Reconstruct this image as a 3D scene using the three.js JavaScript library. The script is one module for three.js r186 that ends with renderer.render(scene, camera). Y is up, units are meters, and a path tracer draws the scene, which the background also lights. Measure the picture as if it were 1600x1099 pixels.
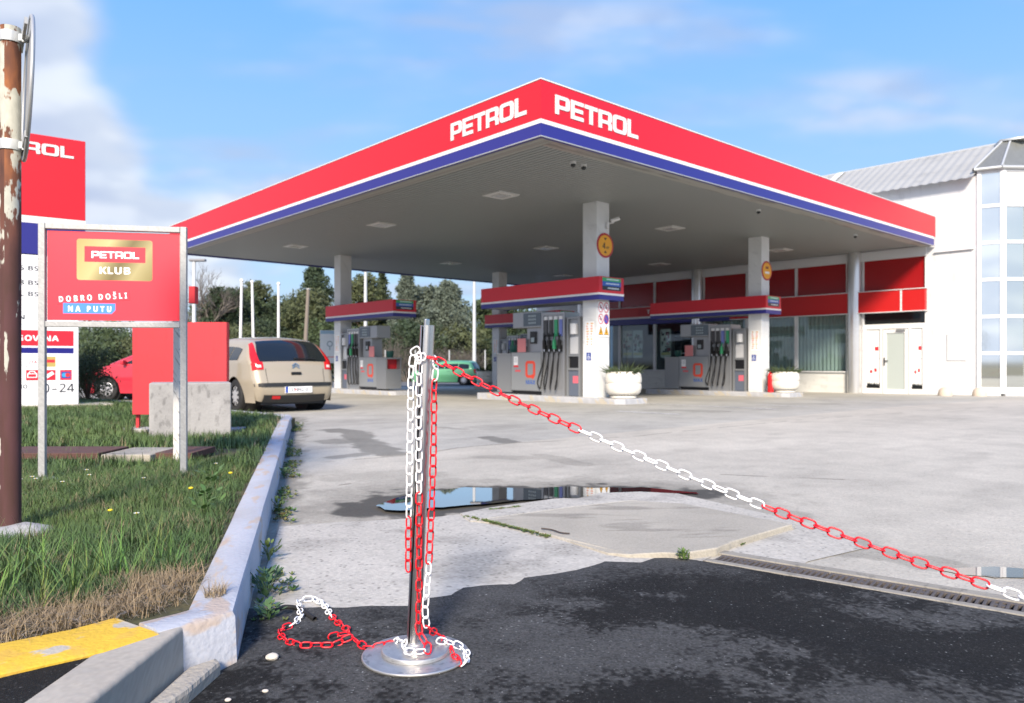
import * as THREE from 'three';
import { mergeGeometries, mergeVertices, toCreasedNormals } from 'three/addons/utils/BufferGeometryUtils.js';
import { RoundedBoxGeometry } from 'three/addons/geometries/RoundedBoxGeometry.js';

// ---------------------------------------------------------------- camera, sky, sun, exposure
const EYE = 0.93, F = 1185, HORIZON = 567;              // eye height; focal length and horizon in photo pixels
const scene = new THREE.Scene();
const camera = new THREE.PerspectiveCamera(2 * Math.atan(549.5 / F) * 180 / Math.PI, 1600 / 1099, 0.05, 900);
camera.position.set(0, EYE, 0);
camera.setViewOffset(1600, 1099, 0, 549.5 - HORIZON, 1600, 1099);
camera.focus = 2.6; camera.userData.fStop = 4.4;
const renderer = new THREE.WebGLRenderer({ antialias: true });
renderer.setSize(1024, 703);
renderer.toneMapping = THREE.LinearToneMapping;
const EXPOSURE = 2.2;
renderer.toneMappingExposure = EXPOSURE;
renderer.shadowMap.enabled = true;

const U = new THREE.Vector3(-0.6698, 0, -0.7425), V = new THREE.Vector3(0.7425, 0, -0.6698);   // the station's two axes
const TURN = Math.atan2(0.6698, 0.7425);                 // local x runs along V, local -z along U
const KX = 0.489, KZ = -12.845;                          // near corner of the canopy
const st = (u, v, y = 0) => new THREE.Vector3(KX + u * U.x + v * V.x, y, KZ + u * U.z + v * V.z);
const gy = z => -0.0125 * Math.min(29, Math.max(0, -z - 15));                 // the forecourt falls away a little
const atPx = (px, py, d) => new THREE.Vector3((px - 800) / F * d, EYE - (py - HORIZON) / F * d, -d);
const onGround = (px, py, h = 0) => { const d = (EYE - h) * F / (py - HORIZON); return new THREE.Vector3((px - 800) / F * d, h, -d); };

// noise
function rng(seed) { let s = seed >>> 0; return () => { s = (s + 0x6D2B79F5) | 0; let t = Math.imul(s ^ (s >>> 15), 1 | s); t = (t + Math.imul(t ^ (t >>> 7), 61 | t)) ^ t; return ((t ^ (t >>> 14)) >>> 0) / 4294967296; }; }
function hash(x, y) { let h = Math.imul(x | 0, 374761393) + Math.imul(y | 0, 668265263); h = Math.imul(h ^ (h >>> 13), 1274126177); return ((h ^ (h >>> 16)) >>> 0) / 4294967296; }
function vnoise(x, y) {
  const xi = Math.floor(x), yi = Math.floor(y), fx = x - xi, fy = y - yi, a = fx * fx * (3 - 2 * fx), b = fy * fy * (3 - 2 * fy);
  const p = hash(xi, yi), q = hash(xi + 1, yi), r = hash(xi, yi + 1), s = hash(xi + 1, yi + 1);
  return p + (q - p) * a + (r - p) * b + (p - q - r + s) * a * b;
}
function fbm(x, y, n = 4) { let s = 0, a = 0.5, t = 0; for (let i = 0; i < n; i++) { s += a * vnoise(x, y); t += a; a *= 0.5; const k = x * 1.6 + y * 1.2 + 17.3; y = y * 1.6 - x * 1.2 + 9.1; x = k; } return s / t; }
const clamp = (x, a = 0, b = 1) => Math.min(b, Math.max(a, x));
const sstep = (a, b, x) => { const t = clamp((x - a) / (b - a)); return t * t * (3 - 2 * t); };
const mix = (a, b, t) => a + (b - a) * t;

{ // sky: clear blue paling to the horizon, a cloud bank on the left-hand side of the sky and thin wisps elsewhere
  const W = 1536, H = 768, data = new Float32Array(W * H * 4);
  for (let j = 0; j < H; j++) for (let i = 0; i < W; i++) {
    const az = ((i + 0.5) / W - 0.5) * 2 * Math.PI, el = ((j + 0.5) / H - 0.5) * Math.PI;
    const dx = Math.cos(el) * Math.cos(az), dz = Math.cos(el) * Math.sin(az), dy = Math.sin(el), o = (j * W + i) * 4;
    const e = Math.max(0, dy), t = Math.pow(e, 0.55);
    let r = Math.max(0.07, 0.8 - 0.92 * t), g = Math.max(0.29, 1.02 - 0.78 * t), b = 1.1 - 0.08 * t;
    const k = 1 / (e + 0.16), X = dx * k, Z = dz * k;
    const bear = Math.atan2(dx, -dz) * 180 / Math.PI;                       // 0 ahead, negative to the left
    const edge = -21 - 8 * sstep(8, 24, el * 57.3) + (fbm(X * 2.2 + 4, Z * 2.2 + 9, 5) - 0.5) * 16;
    let bank = sstep(2.2, -2.2, bear - edge) * (1 - sstep(-150, -178, bear));
    bank = Math.max(bank, sstep(110, 165, bear) * 0.9, sstep(-140, -175, bear) * 0.9) * (0.86 + 0.14 * fbm(X * 3 + 1, Z * 3, 4)) * sstep(0.95, 0.5, e);
    const wisp = 0.85 * sstep(0.5, 0.78, fbm(X * 1.1 + 31, Z * 2.6 + 7, 6)) * (0.35 + 0.65 * sstep(0.35, 0.65, fbm(X * 4 + 2, Z * 9 + 5, 5))) + 0.3*sstep(0.45,0.8,fbm(X*3.1+3,Z*5.6+70,5))*sstep(0.35,0.05,e);
    const puff = fbm(X * 5 + 20, Z * 5 + 3, 5);
    const sunward = 1 + 0.9 * sstep(0.2, 1.0, -0.074 * dx + 0.537 * dy + 0.84 * dz);         // thin cloud glows towards the sun
    const rimLit = sstep(0, 1, Math.exp(-Math.abs(bear - edge + 2.5) / 5)) * 0.16, wh = sstep(0.35, 0.7, puff);
    const cr = (mix(0.52, 0.74, wh) + rimLit) * sunward, cg = (mix(0.6, 0.8, wh) + rimLit) * sunward, cb = (mix(0.82, 0.96, wh) + rimLit * 0.6) * sunward;
    const low = sstep(0.09, 0.0, e) * 0.45;
    const c = clamp(bank + (1 - bank) * (wisp * 0.8 + low) );
    r = mix(r, cr, c); g = mix(g, cg, c); b = mix(b, cb, c);
    if (dy < 0) { const q = sstep(0, -0.1, dy); r = mix(r, 0.3, q); g = mix(g, 0.3, q); b = mix(b, 0.29, q); }
    data[o] = r / EXPOSURE; data[o + 1] = g / EXPOSURE; data[o + 2] = b / EXPOSURE; data[o + 3] = 1;
  }
  const t = new THREE.DataTexture(data, W, H, THREE.RGBAFormat, THREE.FloatType);
  t.mapping = THREE.EquirectangularReflectionMapping; t.magFilter = t.minFilter = THREE.LinearFilter; t.needsUpdate = true;
  scene.background = t; scene.environment = t;
}
const sun = new THREE.DirectionalLight(0xfff0dd, 3.3);
sun.position.set(-0.137, 1, 1.565).multiplyScalar(40);   // behind the camera, a little to its left, through thin cloud
sun.shadow.radius = 22; sun.castShadow = true; sun.shadow.mapSize.set(4096, 4096);
Object.assign(sun.shadow.camera, { left: -40, right: 40, top: 40, bottom: -40, near: 1, far: 160 });
sun.target.position.set(0, 0, -15);
sun.position.add(sun.target.position);
scene.add(sun, sun.target);

// ---------------------------------------------------------------- helpers
const used = new Map();
function numbered(name) { const n = used.get(name) || 0; used.set(name, n + 1); return n ? `${name}_${String(n).padStart(3, '0')}` : name; }
function obj(name, geo, mat, parent = scene) {
  const g = Array.isArray(geo) ? merge(geo) : geo, m = new THREE.Mesh(g, mat);
  m.name = parent === scene ? numbered(name) : name; m.castShadow = m.receiveShadow = true; parent.add(m); return m;
}
function merge(list) {
  const flat = list.map(g => { const q = g.index ? g.toNonIndexed() : g; for (const k of Object.keys(q.attributes)) if (!['position', 'normal', 'uv'].includes(k)) q.deleteAttribute(k); if (!q.attributes.uv) q.setAttribute('uv', new THREE.BufferAttribute(new Float32Array(q.attributes.position.count * 2), 2)); return q; });
  return flat.length === 1 ? flat[0] : mergeGeometries(flat);
}
function tag(o, label, category, group, kind) { Object.assign(o.userData, { label, category }); if (group) o.userData.group = group; if (kind) o.userData.kind = kind; return o; }
function thing(name, label, category, pos = [0, 0, 0], turn = 0, group) {
  const g = new THREE.Group(); g.name = numbered(name); scene.add(g);
  if (pos.isVector3) g.position.copy(pos); else g.position.set(...pos);
  g.rotation.y = turn; return tag(g, label, category, group);
}
function struct(name, geo, mat) { const m = obj(name, geo, mat); m.userData.kind = 'structure'; return m; }
const box = (w, h, d, x = 0, y = 0, z = 0) => new THREE.BoxGeometry(w, h, d).translate(x, y, z);
const rbox = (w, h, d, x = 0, y = 0, z = 0, r = 0.01) => new RoundedBoxGeometry(w, h, d, 2, Math.min(r, w * 0.45, h * 0.45, d * 0.45)).translate(x, y, z);
const cyl = (r, h, x = 0, y = 0, z = 0, n = 20, r2 = r) => new THREE.CylinderGeometry(r2, r, h, n).translate(x, y, z);
const lathe = (pts, n = 40) => new THREE.LatheGeometry(pts.map(p => new THREE.Vector2(...p)), n);
function tube(pts, r, seg = 24, n = 6, closed = false) { return new THREE.TubeGeometry(new THREE.CatmullRomCurve3(pts.map(p => p.isVector3 ? p : new THREE.Vector3(...p)), closed), seg, r, n, closed); }
function prism(pts, h, bevel = 0) { // outline in (x, z), extruded upwards from y = 0
  const s = new THREE.Shape(pts.map(p => new THREE.Vector2(p[0], -p[1])));
  const g = new THREE.ExtrudeGeometry(s, { depth: h - bevel, bevelEnabled: bevel > 0, bevelThickness: bevel, bevelSize: bevel, bevelOffset: -bevel, bevelSegments: 2, steps: 1 });
  return g.rotateX(-Math.PI / 2);
}
function worldUV(g, x0, z0, size) { const p = g.attributes.position, uv = new Float32Array(p.count * 2); for (let i = 0; i < p.count; i++) { uv[2 * i] = (p.getX(i) + 0.6 * p.getY(i) - x0) / size; uv[2 * i + 1] = (p.getZ(i) + 0.8 * p.getY(i) - z0) / size; } g.setAttribute('uv', new THREE.BufferAttribute(uv, 2)); return g; }
function sheet(pts, y, x0, z0, size, hole) {
  const s = new THREE.Shape(pts.map(p => new THREE.Vector2(p[0], -p[1])));
  if (hole) s.holes.push(new THREE.Path(hole.map(p => new THREE.Vector2(p[0], -p[1]))));
  const g = new THREE.ShapeGeometry(s).rotateX(-Math.PI / 2).translate(0, y, 0);
  return worldUV(g, x0, z0, size);
}
const lin = c => c <= 0.0031308 ? c * 12.92 : 1.055 * Math.pow(c, 1 / 2.4) - 0.055;
function texture(W, H, fn, colour = true, repeat = true) { // fn(i, j) gives linear [r, g, b] (colour) or one value
  const d = new Uint8Array(W * H * 4);
  for (let j = 0; j < H; j++) for (let i = 0; i < W; i++) {
    const c = fn(i, j), o = (j * W + i) * 4;
    if (colour) { d[o] = 255 * clamp(lin(clamp(c[0]))); d[o + 1] = 255 * clamp(lin(clamp(c[1]))); d[o + 2] = 255 * clamp(lin(clamp(c[2]))); }
    else d[o] = d[o + 1] = d[o + 2] = 255 * clamp(c);
    d[o + 3] = 255;
  }
  const t = new THREE.DataTexture(d, W, H); t.magFilter = THREE.LinearFilter; t.minFilter = THREE.LinearMipmapLinearFilter; t.generateMipmaps = true;
  if (repeat) t.wrapS = t.wrapT = THREE.RepeatWrapping;
  if (colour) t.colorSpace = THREE.SRGBColorSpace; t.needsUpdate = true; return t;
}
function canvasTex(w, h, draw) { const c = document.createElement('canvas'); c.width = w; c.height = h; const x = c.getContext('2d'); draw(x, w, h); const t = new THREE.CanvasTexture(c); t.colorSpace = THREE.SRGBColorSpace; t.anisotropy = 4; return t; }
const std = (r, g, b, rough = 0.7, extra = {}) => { const { metal, ...rest } = extra; const m = new THREE.MeshStandardMaterial({ roughness: rough, metalness: metal || 0, ...rest }); m.color.setRGB(r, g, b); return m; };
const phy = (r, g, b, rough, extra = {}) => { const m = new THREE.MeshPhysicalMaterial({ roughness: rough, ...extra }); m.color.setRGB(r, g, b); return m; };
const print = (tex, rough = 0.45) => new THREE.MeshStandardMaterial({ map: tex, roughness: rough });

// shared materials
const wear = texture(512, 512, (i, j) => { const k = 0.86 + 0.14 * fbm(i / 40, j / 40, 5) - 0.1 * sstep(0.62, 0.8, fbm(i / 14 + 50, j / 60, 4)); return [k, k, k * 0.99]; });
const M = {
  red: std(0.58, 0.007, 0.019, 0.42), blue: std(0.022, 0.022, 0.2, 0.38), white: std(0.72, 0.72, 0.71, 0.4),
  wall: std(0.66, 0.675, 0.69, 0.8, { map: wear }), frame: std(0.67, 0.68, 0.69, 0.45), soffit: std(0.28, 0.295, 0.285, 0.5),
  column: std(0.72, 0.74, 0.75, 0.5, { map: wear }), steel: std(0.5, 0.5, 0.5, 0.28, { metal: 1 }), satin: std(0.34, 0.35, 0.36, 0.42, { metal: 0.55 }),
  dispenser: std(0.25, 0.262, 0.272, 0.45, { metal: 0.35 }), dark: std(0.015, 0.016, 0.017, 0.5), rubber: std(0.012, 0.012, 0.012, 0.75), black: std(0.006, 0.006, 0.007, 0.4),
  galv: std(0.52, 0.54, 0.54, 0.5, { metal: 0.45 }), concrete: null, glass: phy(0.85, 0.93, 0.92, 0.02, { transmission: 1, thickness: 0, ior: 1.5 }),
  darkglass: phy(0.012, 0.016, 0.017, 0.06, { ior: 1.5 }), planter: std(0.76, 0.73, 0.66, 0.6, { map: wear }), soil: std(0.05, 0.035, 0.022, 0.95),
};
const concreteTex = texture(1024, 1024, (i, j) => { const a = fbm(i / 90, j / 90, 5), b = vnoise(i / 2.2, j / 2.2), s = sstep(0.58, 0.78, fbm(i / 30 + 70, j / 55 + 8, 5)); const k = 0.36 + 0.14 * (a - 0.5) + 0.06 * (b - 0.5) - 0.1 * s; return [k, k * 0.985, k * 0.945]; });
const concreteBump = texture(512, 512, (i, j) => 0.5 + 0.4 * (fbm(i / 6, j / 6, 4) - 0.5) + 0.3 * (fbm(i / 60, j / 60, 3) - 0.5), false);
M.concrete = new THREE.MeshStandardMaterial({ map: concreteTex, roughness: 0.9, bumpMap: concreteBump, bumpScale: 0.004 });

// the wide heavy capitals of the station's name, drawn as outlines one unit high
function letterShapes() {
  const rr = (p, x, y, w, h, r) => { p.moveTo(x + r, y); p.lineTo(x + w - r, y); p.quadraticCurveTo(x + w, y, x + w, y + r); p.lineTo(x + w, y + h - r); p.quadraticCurveTo(x + w, y + h, x + w - r, y + h); p.lineTo(x + r, y + h); p.quadraticCurveTo(x, y + h, x, y + h - r); p.lineTo(x, y + r); p.quadraticCurveTo(x, y, x + r, y); };
  const poly = pts => new THREE.Shape(pts.map(p => new THREE.Vector2(...p)));
  const P = () => { const s = new THREE.Shape(); s.moveTo(0, 0); s.lineTo(0.27, 0); s.lineTo(0.27, 0.3); s.lineTo(0.85, 0.3); s.quadraticCurveTo(1.1, 0.3, 1.1, 0.5); s.lineTo(1.1, 0.8); s.quadraticCurveTo(1.1, 1, 0.85, 1); s.lineTo(0, 1); s.lineTo(0, 0); const h = new THREE.Path(); rr(h, 0.27, 0.49, 0.54, 0.32, 0.08); s.holes.push(h); return s; };
  const R = () => { const s = new THREE.Shape(); s.moveTo(0, 0); s.lineTo(0.27, 0); s.lineTo(0.27, 0.3); s.lineTo(0.72, 0.3); s.quadraticCurveTo(0.85, 0.3, 0.85, 0.16); s.lineTo(0.85, 0); s.lineTo(1.12, 0); s.lineTo(1.12, 0.24); s.quadraticCurveTo(1.12, 0.38, 1.0, 0.42); s.quadraticCurveTo(1.12, 0.46, 1.12, 0.6); s.lineTo(1.12, 0.8); s.quadraticCurveTo(1.12, 1, 0.87, 1); s.lineTo(0, 1); s.lineTo(0, 0); const h = new THREE.Path(); rr(h, 0.27, 0.49, 0.56, 0.32, 0.08); s.holes.push(h); return s; };
  const O = () => { const s = new THREE.Shape(); rr(s, 0, 0, 1.22, 1, 0.27); const h = new THREE.Path(); rr(h, 0.28, 0.2, 0.66, 0.6, 0.14); s.holes.push(h); return s; };
  const E = () => poly([[0, 0], [1, 0], [1, 0.2], [0.27, 0.2], [0.27, 0.4], [0.95, 0.4], [0.95, 0.6], [0.27, 0.6], [0.27, 0.8], [1, 0.8], [1, 1], [0, 1]]);
  const T = () => poly([[0.39, 0], [0.66, 0], [0.66, 0.79], [1.05, 0.79], [1.05, 1], [0, 1], [0, 0.79], [0.39, 0.79]]);
  const L = () => poly([[0, 0], [0.96, 0], [0.96, 0.21], [0.27, 0.21], [0.27, 1], [0, 1]]);
  const list = [[P(), 1.1], [E(), 1.0], [T(), 1.05], [R(), 1.12], [O(), 1.22], [L(), 0.96]], out = []; let x = 0;
  for (const [s, w] of list) { out.push([s, x]); x += w + 0.1; }
  return { out, width: x - 0.1 };
}
const WORD = letterShapes();
function wordmark(parent, h, width, mat, place, depth = 0.03) { // six raised letters, each a part
  const k = width / WORD.width;
  for (const [s, x] of WORD.out) {
    const g = new THREE.ExtrudeGeometry(s, { depth, bevelEnabled: false, curveSegments: 5 });
    g.scale(k, h, 1).translate(x * k - width / 2, -h / 2, 0); g.applyMatrix4(place); obj('letter', g, mat, parent);
  }
}
function wordmarkCanvas(x, cx, cy, h, width, colour) { // the same word as print
  const k = width / WORD.width; x.fillStyle = colour;
  for (const [s, ox] of WORD.out) {
    const { shape, holes } = s.extractPoints(6), X = p => cx - width / 2 + (p.x + ox) * k, Y = p => cy + h / 2 - p.y * h;
    x.beginPath(); for (const ring of [shape, ...holes]) { ring.forEach((p, i) => i ? x.lineTo(X(p), Y(p)) : x.moveTo(X(p), Y(p))); x.closePath(); } x.fill('evenodd');
  }
}
// ---------------------------------------------------------------- ground
const kerbX = z => -0.84 + 0.272 * (z + 2.34);                     // foot of the long kerb
const jointSide = (x, z) => (x + 2.03) * 0.6698 + (z + 6.97) * 0.7425;      // > 0 nearer than the joint between the two paving fields
const segDist = (x, z, a, b) => { const vx = b[0] - a[0], vz = b[1] - a[1], t = clamp(((x - a[0]) * vx + (z - a[1]) * vz) / (vx * vx + vz * vz)); return Math.hypot(x - a[0] - t * vx, z - a[1] - t * vz); };
const g2 = (px, py, h = 0) => { const p = onGround(px, py, h); return [p.x, p.z]; };
const puddleLine = [g2(588, 795), g2(655, 787), g2(720, 780), g2(800, 776), g2(870, 773), g2(940, 770), g2(1010, 769), g2(1090, 773)];
const puddleHalf = [0.2, 0.4, 0.4, 0.3, 0.26, 0.2, 0.12, 0.05];
function puddleDist(x, z) { let best = 9; for (let i = 0; i < 7; i++) { const a = puddleLine[i], b = puddleLine[i + 1], vx = b[0] - a[0], vz = b[1] - a[1], t = clamp(((x - a[0]) * vx + (z - a[1]) * vz) / (vx * vx + vz * vz)); best = Math.min(best, Math.hypot(x - a[0] - t * vx, z - a[1] - t * vz) - mix(puddleHalf[i], puddleHalf[i + 1], t)); } return best; }
const ragged = (pts, amp, step = 0.04, seed = 3) => { // break an edge up
  const out = []; for (let i = 0; i + 1 < pts.length; i++) { const [a, b] = [pts[i], pts[i + 1]], L = Math.hypot(b[0] - a[0], b[1] - a[1]), n = Math.max(1, Math.round(L / step)); for (let k = 0; k < n; k++) { const t = k / n, x = mix(a[0], b[0], t), z = mix(a[1], b[1], t); out.push([x + amp * (fbm(x * 14 + seed, z * 14, 4) - 0.5), z + amp * (fbm(x * 14, z * 14 + seed + 30, 4) - 0.5)]); } }
  out.push(pts[pts.length - 1]); return out;
};
const GD = [0.784, 0.62], GN = [0.62, -0.784], G0 = [0.93, -3.545];            // drain: direction, across, near end of its front edge
const gr = (s, t) => [G0[0] + GD[0] * s + GN[0] * t, G0[1] + GD[1] * s + GN[1] * t];
const asphaltEdge = ragged([[391, 954], [470, 952], [560, 953], [640, 951], [668, 938], [705, 933], [722, 922], [765, 917], [805, 916], [818, 906], [870, 901], [920, 888], [945, 880], [1000, 882], [1024, 876], [1062, 875]].map(p => g2(...p)), 0.035);
const stains = [ // tyre-borne wet marks and oil spots: polyline in photo pixels, half width in metres, strength
  [[[520, 672], [552, 676], [565, 690], [610, 710]], 0.2, 0.5], [[[525, 715], [560, 711], [590, 708]], 0.12, 0.42], [[[520, 690], [542, 691]], 0.26, 0.4], [[[765, 684], [793, 691]], 0.14, 0.5],
  [[[690, 668], [725, 671]], 0.1, 0.28], [[[760, 714], [830, 716]], 0.16, 0.2], [[[850, 712], [905, 726]], 0.12, 0.22], [[[1035, 641], [1115, 643]], 0.35, 0.22], [[[1220, 629], [1290, 629]], 0.35, 0.2],
  [[[1040, 769], [1180, 775]], 0.12, 0.2], [[[1320, 862], [1420, 872]], 0.12, 0.26], [[[1100, 790], [1230, 806]], 0.16, 0.26], [[[560, 745], [640, 742]], 0.3, 0.2], [[[1260, 838], [1450, 880]], 0.14, 0.24]].map(([l, w, k]) => [l.map(p => g2(...p)), w, k]);
const cracks = [[g2(445, 727), g2(560, 718), g2(640, 712), g2(716, 700), g2(810, 692), g2(900, 688), g2(1000, 681), g2(1240, 657), g2(1600, 632)], [g2(440, 766), g2(500, 762), g2(545, 756)], [g2(1130, 742), g2(1320, 750)]];
function forecourt(x, z, fine) {
  const wob = (fbm(x * 3.1, z * 3.1, 4) - 0.5) * 0.5;
  const far = jointSide(x, z) + wob * 0.06 < 0;
  const a = fbm(x * 0.7 + 40, z * 0.7, 5), b = fbm(x * 5 + 9, z * 5 + 60, 4), st2 = fbm(x * 1.5 * 0.74 - z * 1.5 * 0.67, x * 4 * 0.67 + z * 4 * 0.74, 4);
  let k = far ? 0.39 : 0.44; k += 0.16 * (a - 0.5) + 0.1 * (b - 0.5) - 0.05 * sstep(0.5, 0.8, st2);
  let r = k * (far ? 1.0 : 1.03), g = k * (far ? 0.965 : 0.96), bl = k * (far ? 0.84 : 0.8);
  if (fine) { const s = vnoise(x * 110, z * 110), s2 = hash(Math.floor(x * 140), Math.floor(z * 140)); const m = 1 + 0.26 * (s - 0.5) + (s2 > 0.972 ? -0.3 : 0) + (s2 < 0.02 ? 0.2 : 0); r *= m; g *= m; bl *= m; }
  let dark = 0;
  for (const [l, w, q] of stains) { let d = 9; for (let i = 0; i + 1 < l.length; i++) d = Math.min(d, segDist(x, z, l[i], l[i + 1])); if (d < w * 2.4) dark = Math.max(dark, q * sstep(1.2, 0.75, d / w + (fbm(x * 7, z * 7 + 3, 4) - 0.5) * 1.1)); }
  const pd = puddleDist(x, z) + (fbm(x * 6, z * 6, 5) - 0.5) * 0.5;
  dark = Math.max(dark, 0.86 * sstep(0.24, 0.02, pd), 0.42 * sstep(0.8, 0.05, pd + (fbm(x * 25, z * 25, 2) - 0.5) * 0.25));
  let cr = 9; for (const l of cracks) for (let i = 0; i + 1 < l.length; i++) cr = Math.min(cr, segDist(x + wob * 0.1, z + wob * 0.1, l[i], l[i + 1]));
  dark = Math.max(dark, 0.5 * sstep(0.03, 0.01, cr) * sstep(0.3, 0.5, vnoise(x * 5, z * 5 + 8)));
  const kd = kerbX(z), gut = x - kd; if (z < -2.6 && z > -13 && gut < 0.35) dark = Math.max(dark, 0.5 * sstep(0.3, 0.02, gut + (fbm(x * 12, z * 4, 4) - 0.5) * 0.4));
  const m = 1 - dark; return [r * m, g * m, bl * m * (1 - 0.04 * dark)];
}
const NX = -5, NZ = -17, NS = 15;                                 // the near field carries its own fine map
const nearTex = texture(2048, 2048, (i, j) => forecourt(NX + (i + 0.5) / 2048 * NS, NZ + (j + 0.5) / 2048 * NS, true), true, false);
const farTex = texture(1024, 1024, (i, j) => forecourt(-35 + (i + 0.5) / 1024 * 80, -70 + (j + 0.5) / 1024 * 80, false), true, false);
const grit = texture(1024, 1024, (i, j) => 0.5 + 0.5 * (fbm(i / 2.4, j / 2.4, 3) - 0.5) + 0.35 * (fbm(i / 50, j / 50, 3) - 0.5), false);
const gritBig = grit.clone(); gritBig.repeat.set(8, 8); gritBig.needsUpdate = true;
function dropped(g) { const p = g.attributes.position; for (let i = 0; i < p.count; i++) p.setY(i, p.getY(i) + gy(p.getZ(i))); g.computeVertexNormals(); return g; }
const strip = (x0, x1, zs) => { const list = []; for (let i = 0; i + 1 < zs.length; i++) list.push([x0, x1, zs[i], zs[i + 1]]); return list; };
function quads(list, y) { // flat rectangles [x0, x1, z0, z1]
  const pos = [], nor = [], idx = [];
  for (const [a, b, c, d] of list) { const o = pos.length / 3; for (const [x, z] of [[a, c], [b, c], [b, d], [a, d]]) { pos.push(x, y, z); nor.push(0, 1, 0); } idx.push(o, o + 3, o + 1, o + 1, o + 3, o + 2); }
  const g = new THREE.BufferGeometry(); g.setAttribute('position', new THREE.Float32BufferAttribute(pos, 3)); g.setAttribute('normal', new THREE.Float32BufferAttribute(nor, 3)); g.setIndex(idx); return g;
}
const farGround = texture(512, 512, (i, j) => { const a = fbm(i / 60, j / 60, 5), b = fbm(i / 6, j / 6, 3); const k = 0.7 + 0.6 * (b - 0.5); return [mix(0.1, 0.2, a) * k, mix(0.11, 0.17, a) * k, mix(0.045, 0.1, a) * k]; });
struct('ground', worldUV(quads([[-450, 450, -800, 200]], -0.62), 0, 0, 6), new THREE.MeshStandardMaterial({ map: farGround, roughness: 1 }));
{ // paved field: near sheet with its fine map, far sheet around it
  const fm = new THREE.MeshStandardMaterial({ map: nearTex, roughness: 0.85, bumpMap: gritBig, bumpScale: 0.006 });
  const main = sheet([[NX, -2.05], [NX + NS, -2.05], [NX + NS, -15], [NX, -15]], 0, NX, NZ, NS, [gr(0.004, 0.004), gr(1.996, 0.004), gr(1.996, 0.126), gr(0.004, 0.126)].map(p => [p[0], p[1]]));
  struct('forecourt_paving', merge([main, worldUV(dropped(quads([[NX, NX + NS, -15, -17]], 0)), NX, NZ, NS)]), fm);
  const rest = [...strip(NX + NS, 45, [4, -15, -17]), [NX, NX + NS, 4, -2.05], ...strip(-35, NX, [4, -15, -17]), ...strip(-35, 45, [-17, -20, -25, -30, -38])];
  struct('forecourt_paving_far', worldUV(dropped(quads(rest, 0)), -35, -70, 80), new THREE.MeshStandardMaterial({ map: farTex, roughness: 0.85 }));
}
const roadTex = texture(512, 512, (i, j) => { const k = 0.13 + 0.05 * (fbm(i / 50, j / 50, 4) - 0.5) + 0.05 * (vnoise(i / 2, j / 2) - 0.5); return [k, k * 1.01, k * 1.03]; });
struct('main_road', worldUV(dropped(quads(strip(-120, 140, [-38, -44, -52]), 0)), 0, 0, 6), new THREE.MeshStandardMaterial({ map: roadTex, roughness: 0.85 }));
struct('road_verge', worldUV(dropped(quads([[-160, 160, -52, -130]], 0.06)), 0, 0, 5), new THREE.MeshStandardMaterial({ map: farGround, roughness: 1 }));

// dark driveway asphalt in front, its ragged far edge lying over the paving
const AX = -2.2, AZ = -4.4, AS = 5;
const asphaltTex = texture(2048, 2048, (i, j) => {
  const x = AX + (i + 0.5) / 2048 * AS, z = AZ + (j + 0.5) / 2048 * AS;
  const [ex] = [0]; const big = fbm(x * 2.1 + 13, z * 2.1 + 5, 5), mid = fbm(x * 9, z * 9 + 40, 4);
  const edge = asphaltEdgeDist(x, z);
  const fineN = vnoise(x * 75 + 5, z * 75);
  let worn = sstep(0.5, 0.66, big + 0.22 * (mid - 0.5) + 0.2 * (fineN - 0.5) + 0.12 * sstep(0.3, 1.3, x + z * 0.3 + 0.9));
  worn = Math.max(worn * 0.95, 0.9 * sstep(0.36, 0.04, edge + (fbm(x * 4 + 7, z * 4, 4) - 0.5) * 0.5 + 0.25 * (fineN - 0.5)));
  const grain = vnoise(x * 160, z * 160), fleck = (n, p, s) => { const a = Math.floor(x * n), b = Math.floor(z * n), h = hash(a + s, b - s); if (h > p) return 0; const cx = (a + 0.3 + 0.4 * hash(a, b + s)) / n, cz = (b + 0.3 + 0.4 * hash(a + 7, b + s)) / n; return Math.hypot(x - cx, z - cz) * n < 0.16 + 0.26 * hash(a - s, b) ? 1 : 0; };
  let k = mix(0.013, 0.075, worn) * (0.62 + 0.76 * grain) * (0.85 + 0.4 * (mid - 0.5));
  k += 0.05 * fleck(190, 0.1, 11) + 0.12 * fleck(130, 0.02, 23) + 0.25 * fleck(110, 0.009, 37) * sstep(0.42, 0.6, mid); k *= 1 - 0.5 * fleck(85, 0.05, 51);
  return [k * 1.0, k * 1.02, k * 1.01];
}, true, false);
function asphaltEdgeDist(x, z) { let d = 9; for (let i = 0; i + 1 < asphaltEdge.length; i++) d = Math.min(d, segDist(x, z, asphaltEdge[i], asphaltEdge[i + 1])); return d; }

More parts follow.
